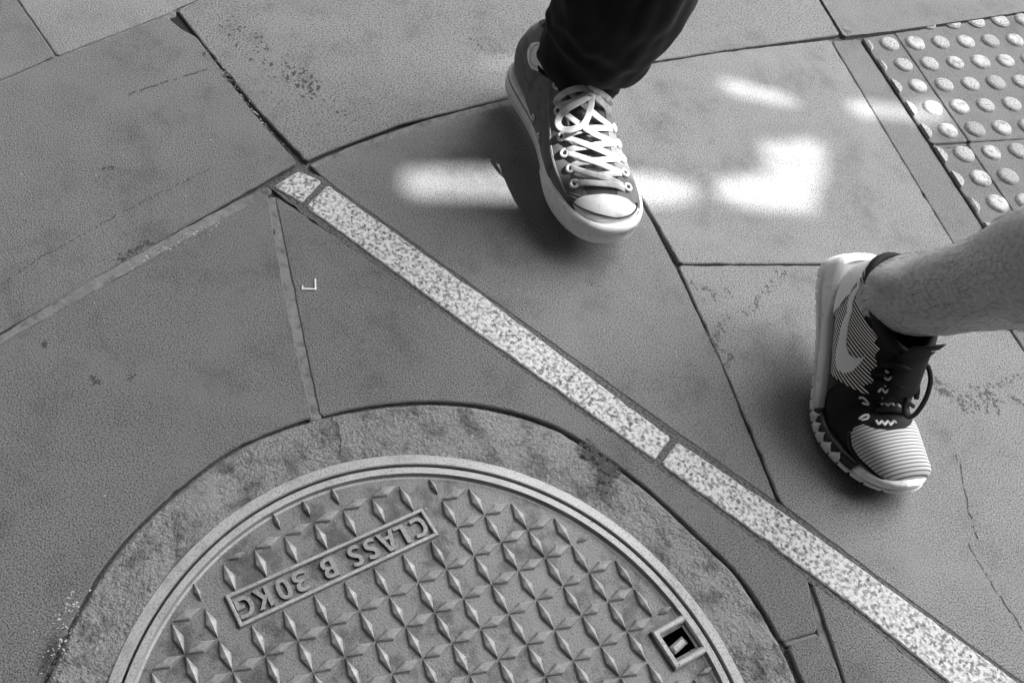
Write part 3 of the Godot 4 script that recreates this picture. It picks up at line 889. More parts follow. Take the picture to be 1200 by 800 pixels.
		for v in smooth_path(q, 6):
			loc.append(inv * v)
		obj("lace", ribbon(loc, [Vector3(0.5, 0.8, 0.2)], 0.0055, 0.0042), M.cord, root)

func tube_mesh(stations: Array, per: int, nh: int, shape: Callable) -> ArrayMesh:
	var tab := []
	for s in stations:
		tab.append([s[0].x, s[0].y, s[0].z, s[1]])
	var rows := []
	var n := (stations.size() - 1) * per
	for i in n + 1:
		var u := float(i) / per
		var q := cr(tab, u)
		var c := Vector3(q[0], q[1], q[2])
		var qa := cr(tab, maxf(u - 0.1, 0.0))
		var qb := cr(tab, minf(u + 0.1, stations.size() - 1.0))
		var d := Vector3(qb[0] - qa[0], qb[1] - qa[1], qb[2] - qa[2]).normalized()
		var sx := d.cross(Vector3(0, 0, 1)).normalized()
		var sz := d.cross(sx).normalized()
		var row := []
		for j in nh:
			var a := TAU * j / nh
			var dir := sx * cos(a) + sz * sin(a)
			row.append(shape.call(c, dir, q[3], u, a))
		rows.append(row)
	return grid_mesh(rows, true)

func build_people() -> void:
	var a := add(Node3D.new(), "person")
	a.position = Vector3(0.22, 0, -1.08)
	tag(a, "walker in black trousers and a grey canvas sneaker with white laces", "person")
	var ia := a.transform.affine_inverse()
	var tro: Array = []
	for s in [[Vector3(0.1921, 0.0974, -1.1418), 0.0586], [Vector3(0.1887, 0.1235, -1.1394), 0.0602], [Vector3(0.1933, 0.1601, -1.1336), 0.0669], [Vector3(0.2033, 0.2010, -1.1258), 0.0774], [Vector3(0.2064, 0.2404, -1.1200), 0.0821], [Vector3(0.2056, 0.2856, -1.1145), 0.0852], [Vector3(0.2036, 0.3552, -1.1061), 0.0838], [Vector3(0.2099, 0.4341, -1.0945), 0.0860], [Vector3(0.2178, 0.5327, -1.0799), 0.0850], [Vector3(0.2178, 0.6526, -1.0859), 0.0880], [Vector3(0.2178, 0.7919, -1.0998), 0.0950]]:
		tro.append([ia * s[0], s[1]])
	var folds := func(c: Vector3, dir: Vector3, r: float, u: float, ang: float) -> Vector3:
		var k := clampf(1.0 - u / 5.0, 0.15, 1.0)
		var w := sin(u * 5.2 + 1.7 * sin(ang + 0.6) + wob.get_noise_2d(ang * 0.6, u * 0.4) * 2.0) * 0.0045 * k
		w += wob2.get_noise_3d(dir.x * 1.6, dir.z * 1.6, u * 0.6) * 0.006
		if u < 0.12:
			w -= 0.003 * (1.0 - u / 0.12)
		var lift := 0.056 * maxf(0.0, dir.dot(Vector3(-0.85, 0, 0.5))) * clampf(1.0 - u * 0.7, 0.0, 1.0)
		return c + dir * (r - 0.001 + w) + Vector3(0, lift, 0)
	obj("trouser_leg", tube_mesh(tro, 16, 96, folds), M.denim, a)
	var shin := func(c: Vector3, dir: Vector3, r: float, u: float, ang: float) -> Vector3:
		return c + dir * minf(r * 0.55, 0.045)
	obj("leg", tube_mesh(tro.slice(2), 4, 32, shin), M.skin, a)
	canvas_shoe(a)

	var b := add(Node3D.new(), "person")
	b.position = Vector3(0.63, 0, -0.72)
	tag(b, "walker with a bare hairy leg in a black and white striped running shoe", "person")
	var ib := b.transform.affine_inverse()
	var legs: Array = []
	for s in [[Vector3(0.5717, 0.1073, -0.8523), 0.0340], [Vector3(0.5764, 0.1345, -0.8405), 0.0380], [Vector3(0.5812, 0.1617, -0.8287), 0.0408], [Vector3(0.5844, 0.1795, -0.8209), 0.0453], [Vector3(0.5905, 0.2011, -0.8073), 0.0466], [Vector3(0.5958, 0.2236, -0.7951), 0.0469], [Vector3(0.6013, 0.2512, -0.7819), 0.0474], [Vector3(0.6083, 0.2877, -0.7650), 0.0504], [Vector3(0.6140, 0.3223, -0.7506), 0.0571], [Vector3(0.6218, 0.3626, -0.7317), 0.0659], [Vector3(0.6313, 0.4170, -0.7082), 0.0660], [Vector3(0.6424, 0.4804, -0.6807), 0.0580], [Vector3(0.6520, 0.5347, -0.6571), 0.0560], [Vector3(0.6554, 0.6043, -0.6502), 0.0620], [Vector3(0.6614, 0.7240, -0.6562), 0.0740], [Vector3(0.6650, 0.8434, -0.6681), 0.0820]]:
		legs.append([ib * s[0], s[1]])
	var bump: Vector3 = ib * Vector3(0.5492, 0.2000, -0.8079)
	var flesh := func(c: Vector3, dir: Vector3, r: float, u: float, ang: float) -> Vector3:
		var p := c + dir * r
		var g := p.distance_to(bump) / 0.024
		p += dir * 0.013 * exp(-g * g)
		p += dir * (0.0025 * wob.get_noise_3d(p.x * 9.0, p.y * 9.0, p.z * 9.0))
		return p
	var leg := obj("leg", tube_mesh(legs, 14, 72, flesh), M.skin, b)
	# hairs: thin curved spikes lying down the shin
	var st := start(0)
	for k in 3:
		var a0 := TAU * k / 3
		var a1 := TAU * (k + 1) / 3
		var p0 := Vector3(cos(a0), 0, sin(a0)) * 0.00011
		var p1 := Vector3(cos(a1), 0, sin(a1)) * 0.00011
		var m := Vector3(0.0012, 0.006, 0)
		quad(st, p0, p1, p1 * 0.8 + m, p0 * 0.8 + m)
		tri(st, p0 * 0.8 + m, p1 * 0.8 + m, Vector3(0.0042, 0.011, 0))
	var mm := MultiMesh.new()
	mm.transform_format = MultiMesh.TRANSFORM_3D
	mm.mesh = done(st)
	mm.instance_count = 3400
	var tab := []
	for s in legs:
		tab.append([s[0].x, s[0].y, s[0].z, s[1]])
	for i in mm.instance_count:
		var u := 2.0 + 8.0 * rng.randf()
		var q := cr(tab, u)
		var qa := cr(tab, maxf(u - 0.1, 0.0))
		var c := Vector3(q[0], q[1], q[2])
		var d := (c - Vector3(qa[0], qa[1], qa[2])).normalized()
		var sx := d.cross(Vector3(0, 0, 1)).normalized()
		var sz := d.cross(sx).normalized()
		var an := rng.randf() * TAU
		var dir := sx * cos(an) + sz * sin(an)
		var p: Vector3 = flesh.call(c, dir, q[3], u, an)
		var lie := (-d + dir * 0.35 + dir.cross(d) * (rng.randfn() * 0.22 + 0.5 * wob.get_noise_3d(p.x * 8.0, p.y * 8.0, p.z * 8.0))).normalized()
		var s2 := lie.cross(dir).normalized()
		var l := rng.randf_range(0.55, 1.35)
		mm.set_instance_transform(i, Transform3D(Basis((s2.cross(lie) * -1.0) * l, lie * l, s2 * l), p - dir * 0.0004))
	var hair := MultiMeshInstance3D.new()
	hair.multimesh = mm
	hair.material_override = M.hair
	add(hair, "hair", b)
	hair.set_meta("kind", "stuff")
	running_shoe(b)


# ---------------------------------------------------------------- ground and unseen light blockers round the frame
func build_unseen_surround(to_sun: Vector3) -> void:
	var g := start()
	quad(g, Vector3(-60, -0.06, -60), Vector3(60, -0.06, -60), Vector3(60, -0.06, 60), Vector3(-60, -0.06, 60))
	var ground := obj("ground", done(g), M.stone[1])
	ground.set_meta("kind", "structure")

	# unseen sheet overhead, out of view; its slots are cut to shape the sun patches
	var hgt := 5.5
	var holes := []
	for h in [PackedVector2Array([Vector2(-0.0087, -0.9905), Vector2(0.0008, -1.0052), Vector2(0.0931, -1.0389), Vector2(0.2497, -1.0819), Vector2(0.3615, -1.1049), Vector2(0.3968, -1.1044), Vector2(0.4045, -1.0916), Vector2(0.3898, -1.0652), Vector2(0.3386, -1.0422), Vector2(0.1711, -0.9983), Vector2(0.0147, -0.9529), Vector2(-0.0035, -0.9614)]),
			PackedVector2Array([Vector2(0.4270, -1.1245), Vector2(0.5106, -1.1606), Vector2(0.5033, -1.2230), Vector2(0.6006, -1.2612), Vector2(0.6011, -1.2063), Vector2(0.5757, -1.1045), Vector2(0.4946, -1.0854), Vector2(0.4370, -1.0836)]),
			PackedVector2Array([Vector2(0.4349, -1.3425), Vector2(0.4791, -1.3500), Vector2(0.5699, -1.3416), Vector2(0.5498, -1.3227), Vector2(0.4540, -1.3171)]),
			PackedVector2Array([Vector2(0.6426, -1.3568), Vector2(0.6776, -1.3770), Vector2(0.7458, -1.3885), Vector2(0.7643, -1.4030), Vector2(0.8126, -1.4280), Vector2(0.8117, -1.3792), Vector2(0.7695, -1.3529), Vector2(0.7510, -1.3604), Vector2(0.7354, -1.3570), Vector2(0.6602, -1.3352)]),
			PackedVector2Array([Vector2(0.0713, -1.2592), Vector2(0.1537, -1.2909), Vector2(0.1544, -1.2831), Vector2(0.0728, -1.2478)])]:
		var q := PackedVector2Array()
		for v in h:
			q.append(v + Vector2(to_sun.x, to_sun.z) * hgt / to_sun.y)
		holes.append(q)
	var v := add(Node3D.new(), "unseen_slotted_sheet")
	tag(v, "unseen slotted sheet high overhead, shaped to let the sun through in patches", "unseen_slotted_sheet")
	var o := Vector2(to_sun.x, to_sun.z) * hgt / to_sun.y
	var outer := PackedVector2Array([Vector2(-2.4, -2.2 + o.y), Vector2(1.45 + o.x, -2.2 + o.y), Vector2(1.45 + o.x, 3.0), Vector2(-2.4, 3.0)])
	for piece in with_holes(outer, holes):
		if absf(area(piece)) < 0.0005:
			continue
		var st := start()
		slab_into(st, piece, hgt, 0.01, 0.0005)
		obj("unseen_sheet_piece", done(st), M.wall, v)
	var bm := BoxMesh.new()
	bm.size = Vector3(0.06, 0.2, 5.1 - o.y)
	var r := obj("unseen_edge_beam", bm, M.wall, v)
	r.position = Vector3(1.485 + o.x, hgt, 0.4 + o.y * 0.5)

	# unseen blocks out of view, placed to darken the sky except above right
	for w in [["unseen_tall_block", "unseen tall block beyond the walkers, placed to cut light from the upper left", Vector3(-2.4, 0, -6.0), Vector3(1.2, 0, -6.0), 14.0],
			["unseen_side_block", "unseen tall block out of view, placed to cut light from the near right", Vector3(6.5, 0, -0.6), Vector3(6.5, 0, 3.0), 9.5],
			["unseen_left_wall", "unseen wall out of view, placed to darken the left side", Vector3(-2.6, 0, -16), Vector3(-2.6, 0, 3.2), 20.0],
			["unseen_back_wall", "unseen wall behind the camera, placed to darken the near side", Vector3(-2.4, 0, 3.2), Vector3(13.0, 0, 3.2), 14.0],
			["unseen_right_wall", "unseen low wall out of view, shaping the sky light from the right", Vector3(13.0, 0, -16), Vector3(13.0, 0, 3.0), 5.5],
			["unseen_end_wall", "unseen wall out of view, shaping the sky light from the far end", Vector3(-2.4, 0, -16.2), Vector3(13.0, 0, -16.2), 9.0]]:
		var f := add(Node3D.new(), w[0])
		tag(f, w[1], "building")
		front(f, w[2], w[3], w[4])

func front(parent: Node3D, a: Vector3, b: Vector3, high: float) -> void:  # wall, plinth, cornice and windows of one unseen block
	var l := a.distance_to(b)
	var dir := (b - a) / l
	var ang := atan2(-dir.z, dir.x)
	for part in [["wall", Vector3(l, high - 0.5, 0.3), high * 0.5 + 0.25, 0.0, M.wall], ["plinth", Vector3(l, 0.5, 0.34), 0.25, 0.0, M.wall], ["cornice", Vector3(l, 0.3, 0.6), high + 0.15, 0.0, M.wall]]:
		var bm := BoxMesh.new()
		bm.size = part[1]
		var o := obj(part[0], bm, part[4], parent)
		o.position = (a + b) * 0.5 + Vector3(0, part[2], 0)
		o.rotation.y = ang
	for n in int(l / 2.0) * int(high / 3.4):
		var k := n % int(l / 2.0)
		var bm := BoxMesh.new()
		bm.size = Vector3(1.5, 2.1, 0.36)
		var o := obj("window", bm, M.glass_dark, parent)
		o.position = a + dir * (k * 2.0 + 1.0) + Vector3(0, 1.9 + 3.4 * (n / int(l / 2.0)), 0)
		o.rotation.y = ang

# ---------------------------------------------------------------- pavement
func build_pavement() -> void:
	var p := add(Node3D.new(), "pavement")
	p.set_meta("kind", "structure")
	p.set_meta("label", "sawn grey stone pavement with mortar joints")
	# bed of dark mortar under the joints
	var bed := start()
	var q := PackedVector2Array([Vector2(-2.4, -5.6), Vector2(5.2, -5.6), Vector2(5.2, 2.4), Vector2(-2.4, 2.4)])
	var round_hole := PackedVector2Array()
	for i in 120:
		round_hole.append(Vector2(0.16766, -0.24784) + Vector2.from_angle(TAU * i / 120) * 0.3335)
	for piece in with_holes(q, [round_hole]):
		slab_into(bed, piece, -0.007, 0.02, 0.0)
	obj("joint_bed", done(bed), M.mortar_dark, p)

	var S: Array = M.stone
	# [outline, height of its top, material]
	var slabs := [
		[PackedVector2Array([Vector2(-0.8049, -0.6629), Vector2(-0.5703, -0.9800), Vector2(-0.5180, -1.0510), Vector2(-0.4435, -1.1372), Vector2(-0.4033, -1.1880), Vector2(-0.3895, -1.1770), Vector2(-0.3735, -1.1670), Vector2(-0.3506, -1.1596), Vector2(-0.3267, -1.1352), Vector2(-0.2296, -1.0335), Vector2(-0.1518, -0.9648), Vector2(-0.2891, -0.7772), Vector2(-0.4153, -0.6030), Vector2(-0.6104, -0.3295)]), 0.0, S[0]],
		[PackedVector2Array([Vector2(-0.8076, -0.6676), Vector2(-0.5728, -0.9862), Vector2(-0.5225, -1.0531), Vector2(-0.6168, -1.1461), Vector2(-0.8719, -1.4054), Vector2(-1.1642, -1.2788)]), 0.002, S[1]],
		[PackedVector2Array([Vector2(-0.5188, -1.0563), Vector2(-0.4458, -1.1442), Vector2(-0.4021, -1.1966), Vector2(-0.3938, -1.2120), Vector2(-0.3028, -1.3302), Vector2(-0.0072, -1.7799), Vector2(-0.8648, -1.4084), Vector2(-0.6112, -1.1482)]), 0.002, S[2]],
		[PackedVector2Array([Vector2(-0.3898, -1.2073), Vector2(-0.3007, -1.3221), Vector2(0.0079, -1.7864), Vector2(0.4732, -1.9880), Vector2(0.6182, -1.6144), Vector2(0.6485, -1.5330), Vector2(0.4521, -1.4216), Vector2(0.2871, -1.3245), Vector2(0.1972, -1.2565), Vector2(0.1122, -1.1863), Vector2(-0.0258, -1.0856), Vector2(-0.0984, -1.0159), Vector2(-0.1396, -0.9737), Vector2(-0.2289, -1.0496), Vector2(-0.3231, -1.1404)]), 0.001, M.stone_smooth],
		[PackedVector2Array([Vector2(-0.1250, -0.9622), Vector2(-0.0844, -1.0071), Vector2(-0.0111, -1.0730), Vector2(0.0790, -1.1432), Vector2(0.1241, -1.1735), Vector2(0.2290, -1.2599), Vector2(0.3166, -1.0649), Vector2(0.3802, -0.9363), Vector2(0.4441, -0.7929), Vector2(0.5055, -0.6240), Vector2(0.3812, -0.6890), Vector2(-0.0943, -0.9415)]), 0.0, S[1]],
		[PackedVector2Array([Vector2(0.2365, -1.2664), Vector2(0.2943, -1.3179), Vector2(0.4520, -1.4131), Vector2(0.6307, -1.5085), Vector2(0.7198, -1.2749), Vector2(0.7834, -1.1120), Vector2(0.7984, -1.0763), Vector2(0.3870, -0.9504), Vector2(0.3228, -1.0669)]), 0.0015, S[2]],
		[PackedVector2Array([Vector2(0.3859, -0.9441), Vector2(0.8014, -1.0708), Vector2(0.8498, -0.9630), Vector2(0.9100, -0.8243), Vector2(1.0042, -0.6063), Vector2(1.0446, -0.4198), Vector2(0.7724, -0.4777), Vector2(0.6251, -0.5593), Vector2(0.5156, -0.6222), Vector2(0.4485, -0.7942)]), 0.0, S[4]],
		[PackedVector2Array([Vector2(0.6380, -1.5090), Vector2(0.6823, -1.5318), Vector2(0.7689, -1.3255), Vector2(0.8425, -1.1419), Vector2(0.9490, -0.8581), Vector2(1.0369, -0.6142), Vector2(1.0091, -0.6095), Vector2(0.9144, -0.8293), Vector2(0.8561, -0.9649), Vector2(0.8063, -1.0787), Vector2(0.7887, -1.1136), Vector2(0.7254, -1.2768)]), 0.0, S[0]],
		[PackedVector2Array([Vector2(0.6588, -1.5322), Vector2(0.7524, -1.5826), Vector2(1.0029, -1.7281), Vector2(1.8216, -2.2374), Vector2(2.0406, -2.8187), Vector2(0.4783, -1.9902), Vector2(0.6260, -1.6174)]), 0.001, S[1]],
		[PackedVector2Array([Vector2(-0.5868, -0.2891), Vector2(-0.4072, -0.5834), Vector2(-0.3329, -0.6845), Vector2(-0.2501, -0.7936), Vector2(-0.1740, -0.8938), Vector2(-0.1016, -0.7164), Vector2(-0.0425, -0.5859), Vector2(-0.0454, -0.5873), Vector2(-0.0556, -0.5803), Vector2(-0.0667, -0.5719), Vector2(-0.0766, -0.5640), Vector2(-0.0869, -0.5558), Vector2(-0.0975, -0.5470), Vector2(-0.1080, -0.5377), Vector2(-0.1181, -0.5274), Vector2(-0.1278, -0.5164), Vector2(-0.1373, -0.5042), Vector2(-0.1467, -0.4909), Vector2(-0.1557, -0.4769), Vector2(-0.1643, -0.4629), Vector2(-0.1723, -0.4490), Vector2(-0.1795, -0.4359), Vector2(-0.1860, -0.4236), Vector2(-0.1919, -0.4115), Vector2(-0.1972, -0.3997), Vector2(-0.2021, -0.3880), Vector2(-0.2063, -0.3762), Vector2(-0.2101, -0.3642), Vector2(-0.2133, -0.3517), Vector2(-0.2159, -0.3389), Vector2(-0.2180, -0.3261), Vector2(-0.2198, -0.3135), Vector2(-0.2213, -0.3015), Vector2(-0.2227, -0.2902), Vector2(-0.2240, -0.2794), Vector2(-0.2249, -0.2688), Vector2(-0.2256, -0.2586), Vector2(-0.2262, -0.2493), Vector2(-0.2267, -0.2410), Vector2(-0.2275, -0.2341), Vector2(-0.2486, -0.0866), Vector2(-0.4443, -0.0448)]), 0.0, S[3]],
		[PackedVector2Array([Vector2(-0.1605, -0.8950), Vector2(-0.1320, -0.8826), Vector2(0.1325, -0.7481), Vector2(0.3537, -0.6324), Vector2(0.5385, -0.5348), Vector2(0.5468, -0.4778), Vector2(0.5084, -0.4572), Vector2(0.5023, -0.4677), Vector2(0.4957, -0.4784), Vector2(0.4887, -0.4889), Vector2(0.4814, -0.4993), Vector2(0.4738, -0.5089), Vector2(0.4662, -0.5178), Vector2(0.4585, -0.5256), Vector2(0.4508, -0.5324), Vector2(0.4429, -0.5385), Vector2(0.4348, -0.5444), Vector2(0.4263, -0.5504), Vector2(0.4174, -0.5569), Vector2(0.4080, -0.5641), Vector2(0.3980, -0.5714), Vector2(0.3878, -0.5790), Vector2(0.3774, -0.5865), Vector2(0.3668, -0.5938), Vector2(0.3564, -0.6005), Vector2(0.3460, -0.6069), Vector2(0.3356, -0.6130), Vector2(0.3251, -0.6189), Vector2(0.3146, -0.6245), Vector2(0.3040, -0.6297), Vector2(0.2934, -0.6346), Vector2(0.2830, -0.6393), Vector2(0.2729, -0.6437), Vector2(0.2628, -0.6478), Vector2(0.2524, -0.6515), Vector2(0.2414, -0.6546), Vector2(0.2296, -0.6571), Vector2(0.2167, -0.6589), Vector2(0.2030, -0.6600), Vector2(0.1889, -0.6607), Vector2(0.1744, -0.6607), Vector2(0.1601, -0.6603), Vector2(0.1461, -0.6591), Vector2(0.1325, -0.6575), Vector2(0.1189, -0.6552), Vector2(0.1055, -0.6523), Vector2(0.0922, -0.6490), Vector2(0.0790, -0.6452), Vector2(0.0660, -0.6411), Vector2(0.0529, -0.6364), Vector2(0.0396, -0.6312), Vector2(0.0266, -0.6254), Vector2(0.0138, -0.6195), Vector2(0.0018, -0.6136), Vector2(-0.0095, -0.6078), Vector2(-0.0321, -0.5934), Vector2(-0.0867, -0.7209)]), 0.0, S[3]],
		[PackedVector2Array([Vector2(0.5479, -0.5270), Vector2(0.5574, -0.5233), Vector2(0.5901, -0.5066), Vector2(0.6828, -0.4484), Vector2(0.7475, -0.4100), Vector2(0.7842, -0.3625), Vector2(0.6014, -0.3223), Vector2(0.5864, -0.3941), Vector2(0.5714, -0.4489)]), 0.0, S[0]],
		[PackedVector2Array([Vector2(0.5162, -0.4515), Vector2(0.5512, -0.4712), Vector2(0.5663, -0.4430), Vector2(0.5789, -0.3906), Vector2(0.5880, -0.3193), Vector2(0.5614, -0.3135), Vector2(0.5426, -0.3927)]), -0.0005, S[3]],
	]
	for s in slabs:
		var grown := Geometry2D.offset_polygon(s[0], 0.0019, Geometry2D.JOIN_MITER)
		plate("paving_slab", grown[0], s[1], 0.05, 0.0016, s[2], p, 0.0010)

	# the same paving, going on beyond the picture
	var near := PackedVector2Array([Vector2(-1.1422, -1.2641), Vector2(0.4728, -1.9575), Vector2(1.9980, -2.7608), Vector2(1.6943, -1.0487), Vector2(1.0376, -0.4267), Vector2(-0.4411, -0.0521)])
	var far := start()
	for i in 8:
		for j in 12:
			var x := -2.4 + i * 0.9 + (0.45 if j % 2 else 0.0)
			var z := -5.6 + j * 0.66
			for piece in Geometry2D.clip_polygons(PackedVector2Array([Vector2(x, z), Vector2(x + 0.893, z), Vector2(x + 0.893, z + 0.653), Vector2(x, z + 0.653)]), near):
				if absf(area(piece)) > 0.002 and not Geometry2D.is_polygon_clockwise(piece):
					slab_into(far, piece, -0.003, 0.03, 0.002)
	obj("outer_paving", done(far), S[1], p).set_meta("kind", "stuff")

	# pale mortar smeared along some joints
	for s in [
		[PackedVector2Array([Vector2(-0.5999, -0.3115), Vector2(-0.4198, -0.5894), Vector2(-0.3481, -0.6972), Vector2(-0.2731, -0.7965), Vector2(-0.1898, -0.9011), Vector2(-0.1728, -0.9161), Vector2(-0.1691, -0.9016), Vector2(-0.2509, -0.7962), Vector2(-0.3338, -0.6869), Vector2(-0.4086, -0.5866), Vector2(-0.5896, -0.2939)]), -0.002],
		[PackedVector2Array([Vector2(-0.1334, -0.9676), Vector2(-0.0766, -1.0283), Vector2(0.0086, -1.1045), Vector2(0.0771, -1.1573), Vector2(0.1293, -1.1960), Vector2(0.1334, -1.1823), Vector2(0.0790, -1.1432), Vector2(0.0111, -1.0893), Vector2(-0.0740, -1.0156), Vector2(-0.1224, -0.9614)]), -0.0012],
		[PackedVector2Array([Vector2(-0.6280, -1.1581), Vector2(-0.6137, -1.1513), Vector2(-0.5188, -1.0563), Vector2(-0.5245, -1.0486)]), -0.001],
		[PackedVector2Array([Vector2(-0.6187, -0.9267), Vector2(-0.5731, -0.9869), Vector2(-0.5202, -1.0567), Vector2(-0.4458, -1.1442), Vector2(-0.3939, -1.2079), Vector2(-0.3899, -1.1950), Vector2(-0.4426, -1.1346), Vector2(-0.5171, -1.0486), Vector2(-0.5693, -0.9777), Vector2(-0.6149, -0.9179)]), -0.0008],
		[PackedVector2Array([Vector2(-0.3951, -1.2033), Vector2(-0.3039, -1.3342), Vector2(-0.2945, -1.3245), Vector2(-0.3863, -1.2045)]), 0.0],
		[PackedVector2Array([Vector2(0.7737, -1.3194), Vector2(0.7810, -1.3123), Vector2(0.7947, -1.3131), Vector2(0.8443, -1.3355), Vector2(0.8434, -1.3294), Vector2(0.8082, -1.3119), Vector2(0.7886, -1.2979), Vector2(0.7825, -1.3034)]), 0.0022],
		[PackedVector2Array([Vector2(-0.1740, -0.8938), Vector2(-0.1601, -0.8982), Vector2(-0.0867, -0.7209), Vector2(-0.0302, -0.5893), Vector2(-0.0437, -0.5822), Vector2(-0.1026, -0.7162)]), -0.0014],
		[PackedVector2Array([Vector2(0.5433, -0.5319), Vector2(0.5471, -0.5308), Vector2(0.5714, -0.4489), Vector2(0.5826, -0.3915), Vector2(0.5969, -0.3213), Vector2(0.5898, -0.3197), Vector2(0.5752, -0.3898), Vector2(0.5644, -0.4426), Vector2(0.5496, -0.4765)]), -0.004],
		[PackedVector2Array([Vector2(0.5098, -0.4566), Vector2(0.5476, -0.4751), Vector2(0.5503, -0.4719), Vector2(0.5153, -0.4523)]), -0.003],
		[PackedVector2Array([Vector2(0.6518, -1.5569), Vector2(0.6613, -1.5650), Vector2(0.6747, -1.5471), Vector2(0.6648, -1.5344)]), 0.0015],
	]:
		plate("mortar_joint", s[0], s[1], 0.012, 0.001, M.mortar, p, 0.0016, 0.01, 0.001)

	# open wedge at the broken corner: its shade painted as a near-black plate
	plate("dark_joint_plate", PackedVector2Array([Vector2(-0.4003, -1.2075), Vector2(-0.3903, -1.2133), Vector2(-0.3198, -1.1377), Vector2(-0.3214, -1.1256), Vector2(-0.3513, -1.1534), Vector2(-0.3741, -1.1608), Vector2(-0.3913, -1.1744)]), -0.0045, 0.01, 0.001, M.dark, p, 0.0008, 0.01, 0.001)

	# dull mortar along both sides of the granite strip
	for s in [PackedVector2Array([Vector2(-0.1767, -0.9132), Vector2(-0.1452, -0.9571), Vector2(-0.0931, -0.9467), Vector2(0.1208, -0.8345), Vector2(0.3811, -0.6902), Vector2(0.5095, -0.6228), Vector2(0.6253, -0.5615), Vector2(0.7781, -0.4781), Vector2(0.8799, -0.4260), Vector2(0.7695, -0.3800), Vector2(0.6826, -0.4466), Vector2(0.5846, -0.5102), Vector2(0.5394, -0.5330), Vector2(0.3538, -0.6290), Vector2(0.1328, -0.7456), Vector2(-0.1249, -0.8818)])]:
		plate("mortar_joint", s, -0.0011, 0.012, 0.001, M.mortar_mid, p, 0.0016, 0.01, 0.001)

	# granite strip
	for s in [
		PackedVector2Array([Vector2(-0.1695, -0.9124), Vector2(-0.1436, -0.9504), Vector2(-0.1098, -0.9421), Vector2(-0.1272, -0.8964)]),
		PackedVector2Array([Vector2(-0.1203, -0.8917), Vector2(-0.1006, -0.9379), Vector2(0.1228, -0.8196), Vector2(0.3794, -0.6742), Vector2(0.3607, -0.6383), Vector2(0.1313, -0.7570)]),
		PackedVector2Array([Vector2(0.3690, -0.6348), Vector2(0.3879, -0.6706), Vector2(0.5201, -0.6079), Vector2(0.6244, -0.5520), Vector2(0.7713, -0.4719), Vector2(0.8604, -0.4216), Vector2(0.7901, -0.3930), Vector2(0.6911, -0.4540), Vector2(0.5927, -0.5146)]),
	]:
		plate("granite_sett", s, 0.0014, 0.05, 0.0018, M.granite, p, 0.0012, 0.012, 0.003)

